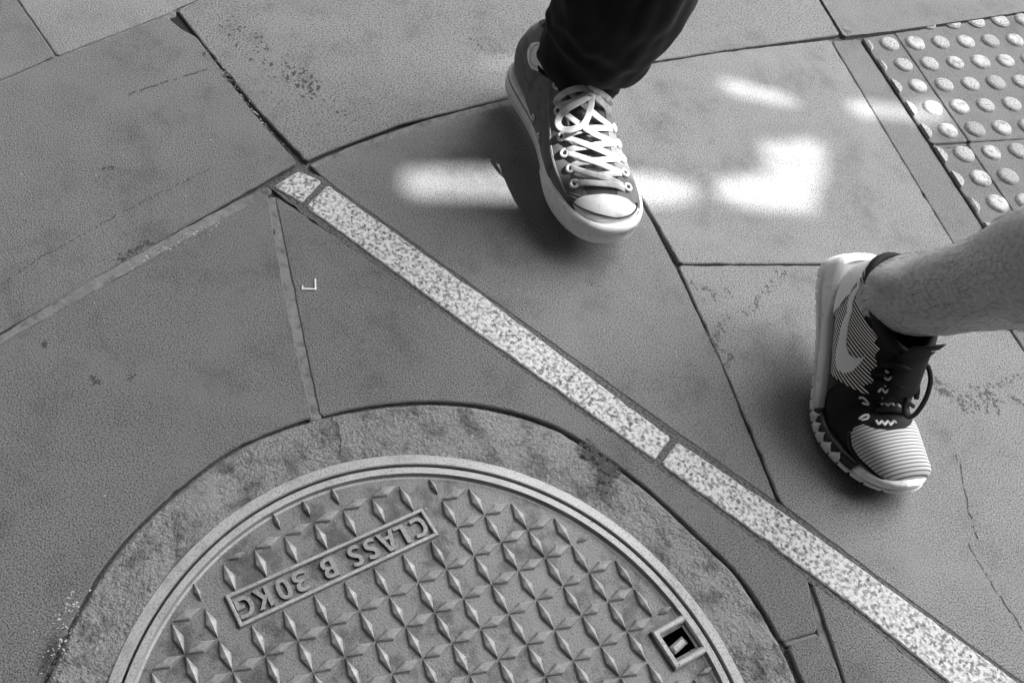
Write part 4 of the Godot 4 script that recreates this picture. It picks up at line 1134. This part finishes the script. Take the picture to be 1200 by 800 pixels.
	# concrete collar poured round the manhole
	var outer := PackedVector2Array([Vector2(-0.2309, -0.2145), Vector2(-0.2304, -0.2161), Vector2(-0.2296, -0.2180), Vector2(-0.2287, -0.2205), Vector2(-0.2277, -0.2236), Vector2(-0.2268, -0.2278), Vector2(-0.2259, -0.2332), Vector2(-0.2252, -0.2401), Vector2(-0.2246, -0.2484), Vector2(-0.2240, -0.2577), Vector2(-0.2233, -0.2679), Vector2(-0.2223, -0.2785), Vector2(-0.2211, -0.2893), Vector2(-0.2197, -0.3006), Vector2(-0.2181, -0.3126), Vector2(-0.2163, -0.3251), Vector2(-0.2142, -0.3379), Vector2(-0.2116, -0.3507), Vector2(-0.2084, -0.3632), Vector2(-0.2046, -0.3752), Vector2(-0.2004, -0.3870), Vector2(-0.1955, -0.3987), Vector2(-0.1901, -0.4105), Vector2(-0.1843, -0.4225), Vector2(-0.1778, -0.4349), Vector2(-0.1706, -0.4480), Vector2(-0.1626, -0.4618), Vector2(-0.1540, -0.4758), Vector2(-0.1449, -0.4898), Vector2(-0.1355, -0.5030), Vector2(-0.1261, -0.5153), Vector2(-0.1163, -0.5263), Vector2(-0.1062, -0.5365), Vector2(-0.0957, -0.5459), Vector2(-0.0851, -0.5546), Vector2(-0.0748, -0.5628), Vector2(-0.0649, -0.5706), Vector2(-0.0556, -0.5777), Vector2(-0.0469, -0.5838), Vector2(-0.0385, -0.5893), Vector2(-0.0298, -0.5946), Vector2(-0.0206, -0.5998), Vector2(-0.0105, -0.6052), Vector2(0.0008, -0.6110), Vector2(0.0128, -0.6169), Vector2(0.0256, -0.6228), Vector2(0.0386, -0.6285), Vector2(0.0518, -0.6337), Vector2(0.0649, -0.6384), Vector2(0.0779, -0.6425), Vector2(0.0911, -0.6463), Vector2(0.1044, -0.6496), Vector2(0.1177, -0.6525), Vector2(0.1313, -0.6548), Vector2(0.1449, -0.6564), Vector2(0.1589, -0.6575), Vector2(0.1732, -0.6580), Vector2(0.1875, -0.6579), Vector2(0.2018, -0.6573), Vector2(0.2154, -0.6561), Vector2(0.2283, -0.6543), Vector2(0.2401, -0.6519), Vector2(0.2511, -0.6488), Vector2(0.2614, -0.6451), Vector2(0.2715, -0.6410), Vector2(0.2816, -0.6366), Vector2(0.2921, -0.6319), Vector2(0.3026, -0.6271), Vector2(0.3132, -0.6218), Vector2(0.3237, -0.6162), Vector2(0.3342, -0.6104), Vector2(0.3446, -0.6043), Vector2(0.3550, -0.5979), Vector2(0.3654, -0.5912), Vector2(0.3760, -0.5839), Vector2(0.3864, -0.5764), Vector2(0.3966, -0.5689), Vector2(0.4065, -0.5616), Vector2(0.4159, -0.5545), Vector2(0.4248, -0.5480), Vector2(0.4333, -0.5420), Vector2(0.4414, -0.5361), Vector2(0.4493, -0.5300), Vector2(0.4571, -0.5232), Vector2(0.4647, -0.5154), Vector2(0.4723, -0.5065), Vector2(0.4799, -0.4969), Vector2(0.4872, -0.4866), Vector2(0.4942, -0.4761), Vector2(0.5008, -0.4654), Vector2(0.5069, -0.4549), Vector2(0.5124, -0.4446), Vector2(0.5173, -0.4344), Vector2(0.5218, -0.4241), Vector2(0.5262, -0.4135), Vector2(0.5305, -0.4025), Vector2(0.5353, -0.3910), Vector2(0.5407, -0.3779), Vector2(0.5466, -0.3632), Vector2(0.5525, -0.3482), Vector2(0.5580, -0.3343), Vector2(0.5626, -0.3226), Vector2(0.5658, -0.3144)])
	var cen := Vector2(0.16766, -0.24784)
	var st := start(0)
	var steps := 420
	var rows := 16
	var cut := PackedVector2Array(outer)
	var edge := []
	for i in steps + 1:
		var a := TAU * i / steps
		var d := Vector2(cos(a), sin(a))
		var r := 0.47
		for k in cut.size() - 1:
			var hit = Geometry2D.segment_intersects_segment(cen, cen + d * 0.9, cut[k], cut[k + 1])
			if hit != null:
				r = cen.distance_to(hit)
		edge.append(r - 0.0020)
	var pos := func(i: int, k: int) -> Vector3:
		var a := TAU * (i % steps) / steps
		var r := lerpf(0.3325, edge[i % steps], float(k) / rows)
		var x := cen.x + cos(a) * r
		var z := cen.y + sin(a) * r
		var y := 0.0012 + wob.get_noise_2d(x * 14.0, z * 14.0) * 0.003 + wob.get_noise_2d(x * 70.0, z * 70.0) * 0.0014
		if k == rows:
			y -= 0.008
		return Vector3(x, y, z)
	for i in steps:
		for k in rows:
			quad(st, pos.call(i, k), pos.call(i + 1, k), pos.call(i + 1, k + 1), pos.call(i, k + 1))
	obj("concrete_collar", done(st), M.concrete, p)

# ---------------------------------------------------------------- manhole cover
func diamond_mesh(l: float, w: float, h: float) -> ArrayMesh:
	var st := start()
	var a := Vector3(-l, 0, 0)
	var b := Vector3(0, 0, -w)
	var c := Vector3(l, 0, 0)
	var d := Vector3(0, 0, w)
	var rim := [a, b, c, d]
	var top := []
	for v in rim:
		top.append(Vector3(v.x * 0.86, h * 0.66, v.z * 0.72))
	for i in 4:
		var j := (i + 1) % 4
		quad(st, rim[i], rim[j], top[j], top[i])
	var e := Vector3(-l * 0.3, h, 0)
	var g := Vector3(l * 0.3, h, 0)
	tri(st, top[0], top[1], e)
	tri(st, top[1], g, e)
	tri(st, top[1], top[2], g)
	tri(st, top[2], top[3], g)
	tri(st, top[3], e, g)
	tri(st, top[3], top[0], e)
	return done(st)

func bar_into(st: SurfaceTool, a: Vector2, b: Vector2, w: float, base: float, top: float) -> void:
	var d := (b - a).normalized()
	var n := Vector2(-d.y, d.x) * w * 0.5
	slab_into(st, PackedVector2Array([a - n - d * w * 0.5, b - n + d * w * 0.5, b + n + d * w * 0.5, a + n - d * w * 0.5]), top, top - base, minf(w * 0.25, (top - base) * 0.8))

func build_manhole() -> void:
	var cen := Vector2(0.16766, -0.24784)
	var m := add(Node3D.new(), "manhole_cover")
	m.position = Vector3(cen.x, 0, cen.y)
	tag(m, "round cast iron manhole cover with raised star pattern and load class lettering", "manhole cover")
	obj("frame_ring", lathe([[0.334, -0.02], [0.334, 0.0015], [0.3328, 0.0028], [0.3226, 0.0028], [0.3214, 0.0016], [0.3214, -0.02]], 240, -1), M.iron_worn, m)
	obj("lid_rim", lathe([[0.3190, -0.02], [0.3190, 0.0006], [0.3180, 0.0016], [0.3112, 0.0014], [0.3096, -0.0045], [0.306, -0.0052]], 240, -1), M.iron_worn, m)
	obj("gap_floor", lathe([[0.335, -0.019], [0.31, -0.0195]], 120), M.dark, m)

	# the lid's floor, cut open at the keyhole
	var u := Vector2(0.02744, -0.0223)
	var v := Vector2(0.02255, 0.02757)
	var o := Vector2(0.16644, -0.47041) - cen
	var kx := u.normalized()
	var ky := Vector2(-kx.y, kx.x)
	var kc := Vector2(0.3965, -0.4297) - cen
	var hole := PackedVector2Array()
	for s in [[-1, -1], [1, -1], [1, 1], [-1, 1]]:
		hole.append(kc + kx * 0.0165 * s[0] + ky * 0.0125 * s[1])
	var disc := PackedVector2Array()
	for i in 160:
		disc.append(Vector2.from_angle(TAU * i / 160) * 0.307)
	var fl := start()
	for piece in with_holes(disc, [hole]):
		slab_into(fl, piece, -0.005, 0.008, 0.0)
	obj("lid_plate", done(fl), M.iron, m)

	# keyhole: raised square rim, dark pocket, cross bar
	var kf := start()
	var W := 0.0205
	var D := 0.0185
	var c4 := []
	for s in [[-1, -1], [1, -1], [1, 1], [-1, 1]]:
		c4.append(kc + kx * W * s[0] + ky * D * s[1])
	for i in 4:
		bar_into(kf, c4[i], c4[(i + 1) % 4], 0.0075, -0.007, 0.001 + 0.0001 * i)
	obj("keyhole_frame", done(kf), M.iron_worn, m)
	var kp := start()
	slab_into(kp, PackedVector2Array([kc - kx * 0.02 - ky * 0.016, kc + kx * 0.02 - ky * 0.016, kc + kx * 0.02 + ky * 0.016, kc - kx * 0.02 + ky * 0.016]), -0.032, 0.004, 0.0)
	obj("keyhole_pocket", done(kp), M.dark, m)
	var kb := start()
	bar_into(kb, kc - kx * 0.006 + ky * 0.003, kc + kx * 0.005 + ky * 0.001, 0.009, -0.018, -0.0065)
	obj("keyhole_bar", done(kb), M.iron_worn, m)

	# label plate
	var l0 := Vector2(-0.0784, -0.3626) - cen
	var l1 := Vector2(-0.0574, -0.3378) - cen
	var r0 := Vector2(0.1011, -0.5071) - cen
	var r1 := Vector2(0.1218, -0.4836) - cen
	var lab := start()
	bar_into(lab, l0, r0, 0.0042, -0.0055, -0.0002)
	bar_into(lab, l1, r1, 0.0042, -0.0055, -0.0003)
	bar_into(lab, l0, l1, 0.0042, -0.0055, -0.0001)
	bar_into(lab, r0, r1, 0.0042, -0.0055, 0.0)
	obj("label_border", done(lab), M.iron_worn, m)
	var ax := ((l0 - r0).normalized() + (l1 - r1).normalized()).normalized()
	var ay := Vector2(ax.y, -ax.x)
	var font := SystemFont.new()
	font.font_names = PackedStringArray(["Droid Sans"])
	font.font_weight = 700
	var mid := (l0 + l1 + r0 + r1) * 0.25
	var text := "CLASS B 30KG"
	var at := [0.0, 0.95, 1.75, 2.66, 3.5, 4.0, 4.85, 5.3, 6.35, 7.2, 8.15, 9.12]
	for i in text.length():
		if text[i] == " ":
			continue
		var tm := TextMesh.new()
		tm.text = text[i]
		tm.font = font
		tm.font_size = 64
		tm.pixel_size = 0.00048
		tm.depth = 0.005
		tm.horizontal_alignment = HORIZONTAL_ALIGNMENT_CENTER
		tm.vertical_alignment = VERTICAL_ALIGNMENT_CENTER
		var t := obj("letter", tm, M.iron_letter, m)
		var sp: float = (at[i] - 4.56) / 9.12 * 0.207
		var c := mid + ax * sp
		t.transform = Transform3D(Basis(Vector3(ax.x, 0, ax.y), Vector3(ay.x, 0, ay.y), Vector3.UP), Vector3(c.x, -0.0035, c.y))

	# raised diamonds, four to a star
	var dm := diamond_mesh(0.0172, 0.0066, 0.0056)
	for i in range(-24, 25):
		for j in range(-24, 25):
			for way in 2:
				var d := u if way == 0 else v
				var c := o + u * i + v * j + d * 0.5
				if c.length() > 0.3035:
					continue
				var rel := c - mid
				if absf(rel.dot(ax)) < 0.131 and absf(rel.dot(ay)) < 0.0235:
					continue
				var kr := c - kc
				if absf(kr.dot(kx)) < 0.033 and absf(kr.dot(ky)) < 0.031:
					continue
				if c.y + cen.y > 0.0:   # the half of the lid behind the camera
					continue
				var di := obj("raised_diamond", dm, M.iron_worn, m)
				var s := 1.0
				if c.length() > 0.294:
					s = 0.6
				elif absf(rel.dot(ax)) < 0.14 and absf(rel.dot(ay)) < 0.031 and way == 1:
					s = 0.8
				di.transform = Transform3D(Basis(Vector3(0, 1, 0), -atan2(d.y, d.x)).scaled_local(Vector3(s, 1.0, s * rng.randf_range(0.9, 1.08))), Vector3(c.x, -0.005 - 0.0004 * rng.randf(), c.y))

# ---------------------------------------------------------------- tactile paving
func clip_out(p: PackedVector2Array, a: Vector2, b: Vector2) -> PackedVector2Array:
	# what lies to the left of a>b in x, z
	var d := (b - a).normalized() * 20.0
	var n := Vector2(-d.y, d.x)
	var r := Geometry2D.intersect_polygons(p, PackedVector2Array([a - d, b + d, b + d + n, a - d + n]))
	return r[0] if r.size() else PackedVector2Array()

func build_tactile() -> void:
	var t := add(Node3D.new(), "tactile_paving")
	t.set_meta("kind", "structure")
	t.set_meta("label", "tactile paving slabs with rows of raised pale dots")
	var o := Vector2(0.73596, -1.53696)
	var u := Vector2(0.04663, -0.01912)
	var v := Vector2(0.01901, 0.04626)
	var field := PackedVector2Array([Vector2(0.6886, -1.5364), Vector2(0.7514, -1.5730), Vector2(1.0014, -1.7202), Vector2(1.8110, -2.2093), Vector2(1.7518, -1.0644), Vector2(1.0426, -0.6198), Vector2(0.9532, -0.8619), Vector2(0.8468, -1.1449), Vector2(0.7735, -1.3290)])
	var at := func(i: float, j: float) -> Vector2: return o + u * i + v * j
	var rows := [[-3.5, 4.485], [4.515, 10.485], [10.515, 16.5]]
	var cols := [[-5.5, 0.485], [0.515, 6.485], [6.515, 12.5]]
	for r in rows:
		for c in cols:
			var sh := -0.12 if r[0] > 4.0 else 0.0
			var sq := PackedVector2Array([at.call(c[0] + sh, r[0]), at.call(c[1] + sh, r[0]), at.call(c[1] + sh, r[1]), at.call(c[0] + sh, r[1])])
			for piece in Geometry2D.intersect_polygons(sq, field):
				if absf(area(piece)) > 0.0004:
					plate("tactile_slab", piece, 0.001, 0.05, 0.0016, M.stone[3], t, 0.0012)
	var prof := [[0.0172, -0.001], [0.0165, 0.0015], [0.0135, 0.0044], [0.0115, 0.005], [0.0, 0.0053]]
	var dots := []
	for k in 3:
		var st := start(0)
		var n := 22
		for i in n:
			for q in prof.size() - 1:
				var ps := []
				for e in [[i, q], [i + 1, q], [i + 1, q + 1], [i, q + 1]]:
					var a: float = TAU * (e[0] % n) / n
					var pr: Array = prof[e[1]]
					var rr: float = pr[0] * (1.0 + 0.06 * wob.get_noise_2d(cos(a) * 1.5 + k * 9.0, sin(a) * 1.5))
					ps.append(Vector3(cos(a) * rr, pr[1] + 0.0006 * wob.get_noise_2d(cos(a) * rr * 90.0 + k * 5.0, sin(a) * rr * 90.0), sin(a) * rr))
				quad(st, ps[0], ps[3], ps[2], ps[1])
		dots.append(done(st))
	for j in range(-1, 13):
		for i in range(-2, 10):
			var c: Vector2 = at.call(i, j)
			var near := 1.0
			for k in field.size():
				var cp := Geometry2D.get_closest_point_to_segment(c, field[k], field[(k + 1) % field.size()])
				near = minf(near, cp.distance_to(c))
			if not Geometry2D.is_point_in_polygon(c, field) and near > 0.014:
				continue
			if near < 0.016:
				# cut through by the saw: only the part inside the field is left
				var ring := PackedVector2Array()
				for k in 20:
					ring.append(c + Vector2.from_angle(TAU * k / 20) * 0.0165)
				for piece in Geometry2D.intersect_polygons(ring, field):
					plate("tactile_dot", piece, 0.0055, 0.006, 0.003, M.dot, t, 0.0)
				continue
			var d := obj("tactile_dot", dots[rng.randi() % 3], M.dots[rng.randi() % 3], t)
			d.position = Vector3(c.x, 0.001, c.y)
			d.rotation.y = rng.randf() * TAU
			d.scale = Vector3.ONE * rng.randf_range(0.93, 1.04)

# ---------------------------------------------------------------- flat flecks for pitting, cracks and litter
func flake_into(st: SurfaceTool, c: Vector2, r: float, y: float, squash := 1.0, turn := 0.0) -> void:
	var n := rng.randi_range(6, 8)
	var ring := []
	for k in n:
		var a := TAU * k / n
		var q := Vector2(cos(a), sin(a) * squash) * r * rng.randf_range(0.6, 1.15)
		q = q.rotated(turn)
		ring.append(Vector3(c.x + q.x, y, c.y + q.y))
	for k in n:
		tri(st, Vector3(c.x, y - 0.0001, c.y), ring[k], ring[(k + 1) % n])

func flecks_in(called: String, outline: PackedVector2Array, count: int, small: float, large: float, mat: Material, parent: Node, y := 0.0022) -> void:
	var box := Rect2(outline[0], Vector2.ZERO)
	for v in outline:
		box = box.expand(v)
	var st := start()
	var left := count
	var tries := 0
	while left > 0 and tries < count * 20:
		tries += 1
		var c := Vector2(rng.randf_range(box.position.x, box.end.x), rng.randf_range(box.position.y, box.end.y))
		if Geometry2D.is_point_in_polygon(c, outline):
			flake_into(st, c, lerpf(small, large, pow(rng.randf(), 3.0)), y, rng.randf_range(0.4, 1.0), rng.randf() * TAU)
			left -= 1
	obj(called, done(st), mat, parent).set_meta("kind", "stuff")

func flecks_along(called: String, line: PackedVector2Array, spread: float, count: int, small: float, large: float, mat: Material, parent: Node, y := 0.0022) -> void:
	var st := start()
	for i in count:
		var u := rng.randf() * (line.size() - 1)
		var k := mini(int(u), line.size() - 2)
		var c := line[k].lerp(line[k + 1], u - k) + Vector2(rng.randfn(), rng.randfn()) * spread
		flake_into(st, c, lerpf(small, large, pow(rng.randf(), 2.0)), y, rng.randf_range(0.3, 0.8), rng.randf() * TAU)
	obj(called, done(st), mat, parent).set_meta("kind", "stuff")

func crack(line: PackedVector2Array, w: float, parent: Node, y := 0.0022) -> void:
	var st := start()
	var pts := []
	for i in line.size() - 1:
		var k := maxi(2, int(line[i].distance_to(line[i + 1]) / 0.004))
		for s in k:
			var q := line[i].lerp(line[i + 1], float(s) / k)
			pts.append(q + Vector2(wob.get_noise_2d(q.x * 50.0, q.y * 50.0), wob.get_noise_2d(q.y * 50.0 + 9.0, q.x * 50.0)) * 0.003)
	for i in pts.size() - 1:
		if rng.randf() < 0.22:
			continue
		var d: Vector2 = (pts[i + 1] - pts[i]).normalized()
		var a := w * rng.randf_range(0.4, 1.2)
		var b := w * rng.randf_range(0.4, 1.2)
		var n := Vector2(-d.y, d.x)
		var p: Vector2 = pts[i]
		var q: Vector2 = pts[i + 1]
		quad(st, Vector3(p.x - n.x * a, y, p.y - n.y * a), Vector3(q.x - n.x * b, y, q.y - n.y * b), Vector3(q.x + n.x * b, y, q.y + n.y * b), Vector3(p.x + n.x * a, y, p.y + n.y * a))
	obj("crack", done(st), M.crack, parent)

func build_marks() -> void:
	var p := get_node("pavement")
	M.crack = plain(0.05, 0.95)
	M.pit = plain(0.06, 0.95)  # dark fleck tone: painted pitting, stains, dark grit
	M.pit_soft = surface(0.13, M.grain, 0.3, null, 0.0, 0.95)
	M.grit = plain(0.5, 0.9)
	# long pitted patch and small neighbours: dirt and shade painted as flat dark flecks
	flecks_in("painted_pits", PackedVector2Array([Vector2(-0.3344, -1.2199), Vector2(-0.3148, -1.2252), Vector2(-0.2685, -1.1997), Vector2(-0.2081, -1.1665), Vector2(-0.1594, -1.1342), Vector2(-0.1282, -1.1081), Vector2(-0.0916, -1.0773), Vector2(-0.0866, -1.0649), Vector2(-0.0988, -1.0642), Vector2(-0.1470, -1.0797), Vector2(-0.1912, -1.0971), Vector2(-0.2488, -1.1251), Vector2(-0.2947, -1.1624), Vector2(-0.3281, -1.1978)]), 230, 0.0006, 0.0034, M.pit, p, 0.0016)
	flecks_in("painted_pits", PackedVector2Array([Vector2(-0.2486, -1.1733), Vector2(-0.2140, -1.1644), Vector2(-0.1391, -1.1172), Vector2(-0.1516, -1.0999), Vector2(-0.2095, -1.1202)]), 26, 0.002, 0.0042, M.pit, p, 0.0017)
	flecks_in("painted_pits", PackedVector2Array([Vector2(0.0120, -1.3156), Vector2(0.0281, -1.3173), Vector2(0.0605, -1.3001), Vector2(0.0713, -1.2794), Vector2(0.0616, -1.2718), Vector2(0.0322, -1.2897)]), 34, 0.0006, 0.0026, M.pit, p, 0.0016)
	flecks_in("painted_pits", PackedVector2Array([Vector2(-0.0418, -1.2186), Vector2(-0.0262, -1.2202), Vector2(-0.0188, -1.2072), Vector2(-0.0299, -1.1955), Vector2(-0.0410, -1.1993)]), 14, 0.0005, 0.0016, M.pit_soft, p, 0.0016)
	# worn, flaking patches to the right, the shade of their relief painted as dark flecks
	flecks_along("painted_pits", PackedVector2Array([Vector2(0.4016, -0.9191), Vector2(0.4203, -0.9160), Vector2(0.4343, -0.9114), Vector2(0.4484, -0.9244), Vector2(0.4553, -0.9177), Vector2(0.4273, -0.8978), Vector2(0.4112, -0.8873)]), 0.003, 60, 0.0008, 0.003, M.pit_soft, p, 0.0005)
	flecks_along("painted_pits", PackedVector2Array([Vector2(0.5544, -0.9833), Vector2(0.5227, -0.9706), Vector2(0.5136, -0.9469), Vector2(0.4954, -0.9326), Vector2(0.4925, -0.9085), Vector2(0.4712, -0.8908), Vector2(0.4457, -0.8720), Vector2(0.4387, -0.8533), Vector2(0.4342, -0.8328)]), 0.0035, 120, 0.0008, 0.003, M.pit_soft, p, 0.0005)
	flecks_along("painted_pits", PackedVector2Array([Vector2(0.4342, -0.8328), Vector2(0.4297, -0.8207), Vector2(0.4476, -0.8231), Vector2(0.4564, -0.8123), Vector2(0.4474, -0.7992)]), 0.004, 60, 0.0008, 0.003, M.pit_soft, p, 0.0005)
	flecks_along("painted_pits", PackedVector2Array([Vector2(0.7239, -0.8616), Vector2(0.7289, -0.8470), Vector2(0.7408, -0.8345), Vector2(0.7631, -0.8329), Vector2(0.7887, -0.8532), Vector2(0.8131, -0.8494), Vector2(0.7967, -0.8318), Vector2(0.7588, -0.8187)]), 0.006, 190, 0.0008, 0.0038, M.pit_soft, p, 0.0005)
	flecks_along("painted_pits", PackedVector2Array([Vector2(0.7887, -0.8532), Vector2(0.8173, -0.8745), Vector2(0.8537, -0.8982)]), 0.003, 50, 0.0008, 0.003, M.pit_soft, p, 0.0005)
	flecks_along("painted_pits", PackedVector2Array([Vector2(0.8241, -0.8604), Vector2(0.8451, -0.8504)]), 0.003, 26, 0.0008, 0.003, M.pit_soft, p, 0.0005)
	crack(PackedVector2Array([Vector2(0.7403, -0.7512), Vector2(0.7447, -0.7212), Vector2(0.7456, -0.6980), Vector2(0.7453, -0.6819), Vector2(0.7480, -0.6578), Vector2(0.7539, -0.6286)]), 0.0006, p, 0.0005)
	crack(PackedVector2Array([Vector2(0.7346, -0.6367), Vector2(0.7469, -0.6096), Vector2(0.7547, -0.5947), Vector2(0.7620, -0.5778), Vector2(0.7761, -0.5549), Vector2(0.7882, -0.5339)]), 0.0006, p, 0.0005)
	crack(PackedVector2Array([Vector2(-0.4399, -0.6629), Vector2(-0.4157, -0.7076), Vector2(-0.3876, -0.7466), Vector2(-0.3513, -0.7981), Vector2(-0.3208, -0.8405), Vector2(-0.2874, -0.8789), Vector2(-0.2537, -0.9215)]), 0.0007, p, 0.0005)
	crack(PackedVector2Array([Vector2(-0.4026, -1.0159), Vector2(-0.3558, -1.0611), Vector2(-0.3110, -1.1029)]), 0.0012, p, 0.0005)
	crack(PackedVector2Array([Vector2(-0.2512, -0.8268), Vector2(-0.2413, -0.8240)]), 0.0012, p, 0.0005)
	crack(PackedVector2Array([Vector2(-0.0203, -0.5943), Vector2(-0.0089, -0.5791), Vector2(0.0030, -0.5422)]), 0.0008, p, 0.004)
	# dark stains, scuffs and stray spots
	for s in [[PackedVector2Array([Vector2(-0.3900, -0.8766), Vector2(-0.3807, -0.8828), Vector2(-0.3746, -0.8785), Vector2(-0.3814, -0.8716), Vector2(-0.3891, -0.8706)]), 0.0006], [PackedVector2Array([Vector2(-0.2648, -0.6013), Vector2(-0.2570, -0.6084), Vector2(-0.2493, -0.5914), Vector2(-0.2516, -0.5742), Vector2(-0.2585, -0.5770)]), 0.0005], [PackedVector2Array([Vector2(-0.2990, -0.5726), Vector2(-0.2870, -0.5783), Vector2(-0.2825, -0.5655), Vector2(-0.2908, -0.5609)]), 0.0005], [PackedVector2Array([Vector2(-0.3652, -0.5991), Vector2(-0.3606, -0.6029), Vector2(-0.3562, -0.5969), Vector2(-0.3608, -0.5931)]), 0.0005]]:
		flecks_in("dark_spots", s[0], 40, 0.0006, 0.0022, M.pit, p, s[1])
	flecks_along("dark_spots", PackedVector2Array([Vector2(-0.3274, -0.7291), Vector2(-0.3056, -0.7608), Vector2(-0.2941, -0.7757)]), 0.004, 90, 0.0006, 0.0026, M.pit, p, 0.0010)
	flecks_along("dark_spots", PackedVector2Array([Vector2(-0.2972, -0.7356), Vector2(-0.2726, -0.7598), Vector2(-0.2176, -0.7217), Vector2(-0.1993, -0.7326)]), 0.012, 60, 0.0005, 0.002, M.pit_soft, p, 0.0006)
	flecks_along("dark_spots", PackedVector2Array([Vector2(0.2755, -0.6332), Vector2(0.2929, -0.6196), Vector2(0.3097, -0.6105), Vector2(0.3027, -0.5930)]), 0.005, 300, 0.0008, 0.004, M.pit, p, 0.0052)  # dark hollow in the collar, drawn as flat dark flecks
	flecks_along("dark_spots", PackedVector2Array([Vector2(0.3000, -0.6035), Vector2(0.3067, -0.5941), Vector2(0.2993, -0.5833)]), 0.005, 90, 0.0008, 0.0026, M.pit_soft, p, 0.0054)
	flecks_along("dark_spots", PackedVector2Array([Vector2(-0.2203, -0.2826), Vector2(-0.2225, -0.2703), Vector2(-0.2196, -0.2493)]), 0.006, 160, 0.0008, 0.0028, M.pit, p, 0.0054)
	# strewn about: flat dark flecks painted for hollows in the grain, and pale grit
	var view := PackedVector2Array([Vector2(-0.7100, -1.1931), Vector2(1.1002, -1.9016), Vector2(0.8097, -0.4453), Vector2(-0.2802, -0.1953)])
	flecks_in("painted_pores", view, 2600, 0.0004, 0.0014, M.pit, p, 0.0027)
	flecks_in("grit", view, 420, 0.0003, 0.0011, M.grit, p, 0.0028)
	flecks_along("grit", PackedVector2Array([Vector2(-0.3279, -1.1348), Vector2(-0.2908, -1.1026), Vector2(-0.2251, -1.0351), Vector2(-0.1763, -0.9865)]), 0.002, 46, 0.0008, 0.0022, M.grit, p, 0.0008)
	flecks_along("grit", PackedVector2Array([Vector2(-0.3279, -1.1348), Vector2(-0.2908, -1.1026), Vector2(-0.2591, -1.0696)]), 0.0025, 40, 0.001, 0.003, M.pit, p, 0.0026)
	flecks_along("grit", PackedVector2Array([Vector2(-0.3054, -0.7277), Vector2(-0.2666, -0.7757), Vector2(-0.2182, -0.8372)]), 0.004, 60, 0.0006, 0.0018, M.grit, p, 0.0012)
	flecks_along("grit", PackedVector2Array([Vector2(-0.2241, -0.3255), Vector2(-0.2249, -0.2858), Vector2(-0.2239, -0.2607)]), 0.007, 90, 0.0006, 0.0018, M.grit, p, 0.0062)
	# a scrap lying on the slab
	var sc := start()
	var l := PackedVector2Array([Vector2(-0.0818, -0.7790), Vector2(-0.0780, -0.7643), Vector2(-0.0938, -0.7600), Vector2(-0.0945, -0.7648)])
	bar_into(sc, l[0], l[1], 0.0022, 0.0, 0.0022)
	bar_into(sc, l[1], l[2], 0.0022, 0.0, 0.0023)
	bar_into(sc, l[2], l[3], 0.0016, 0.0, 0.0021)
	var scrap := obj("scrap", done(sc), M.scrap)
	tag(scrap, "small white bent scrap lying on the slab left of the granite strip", "scrap")
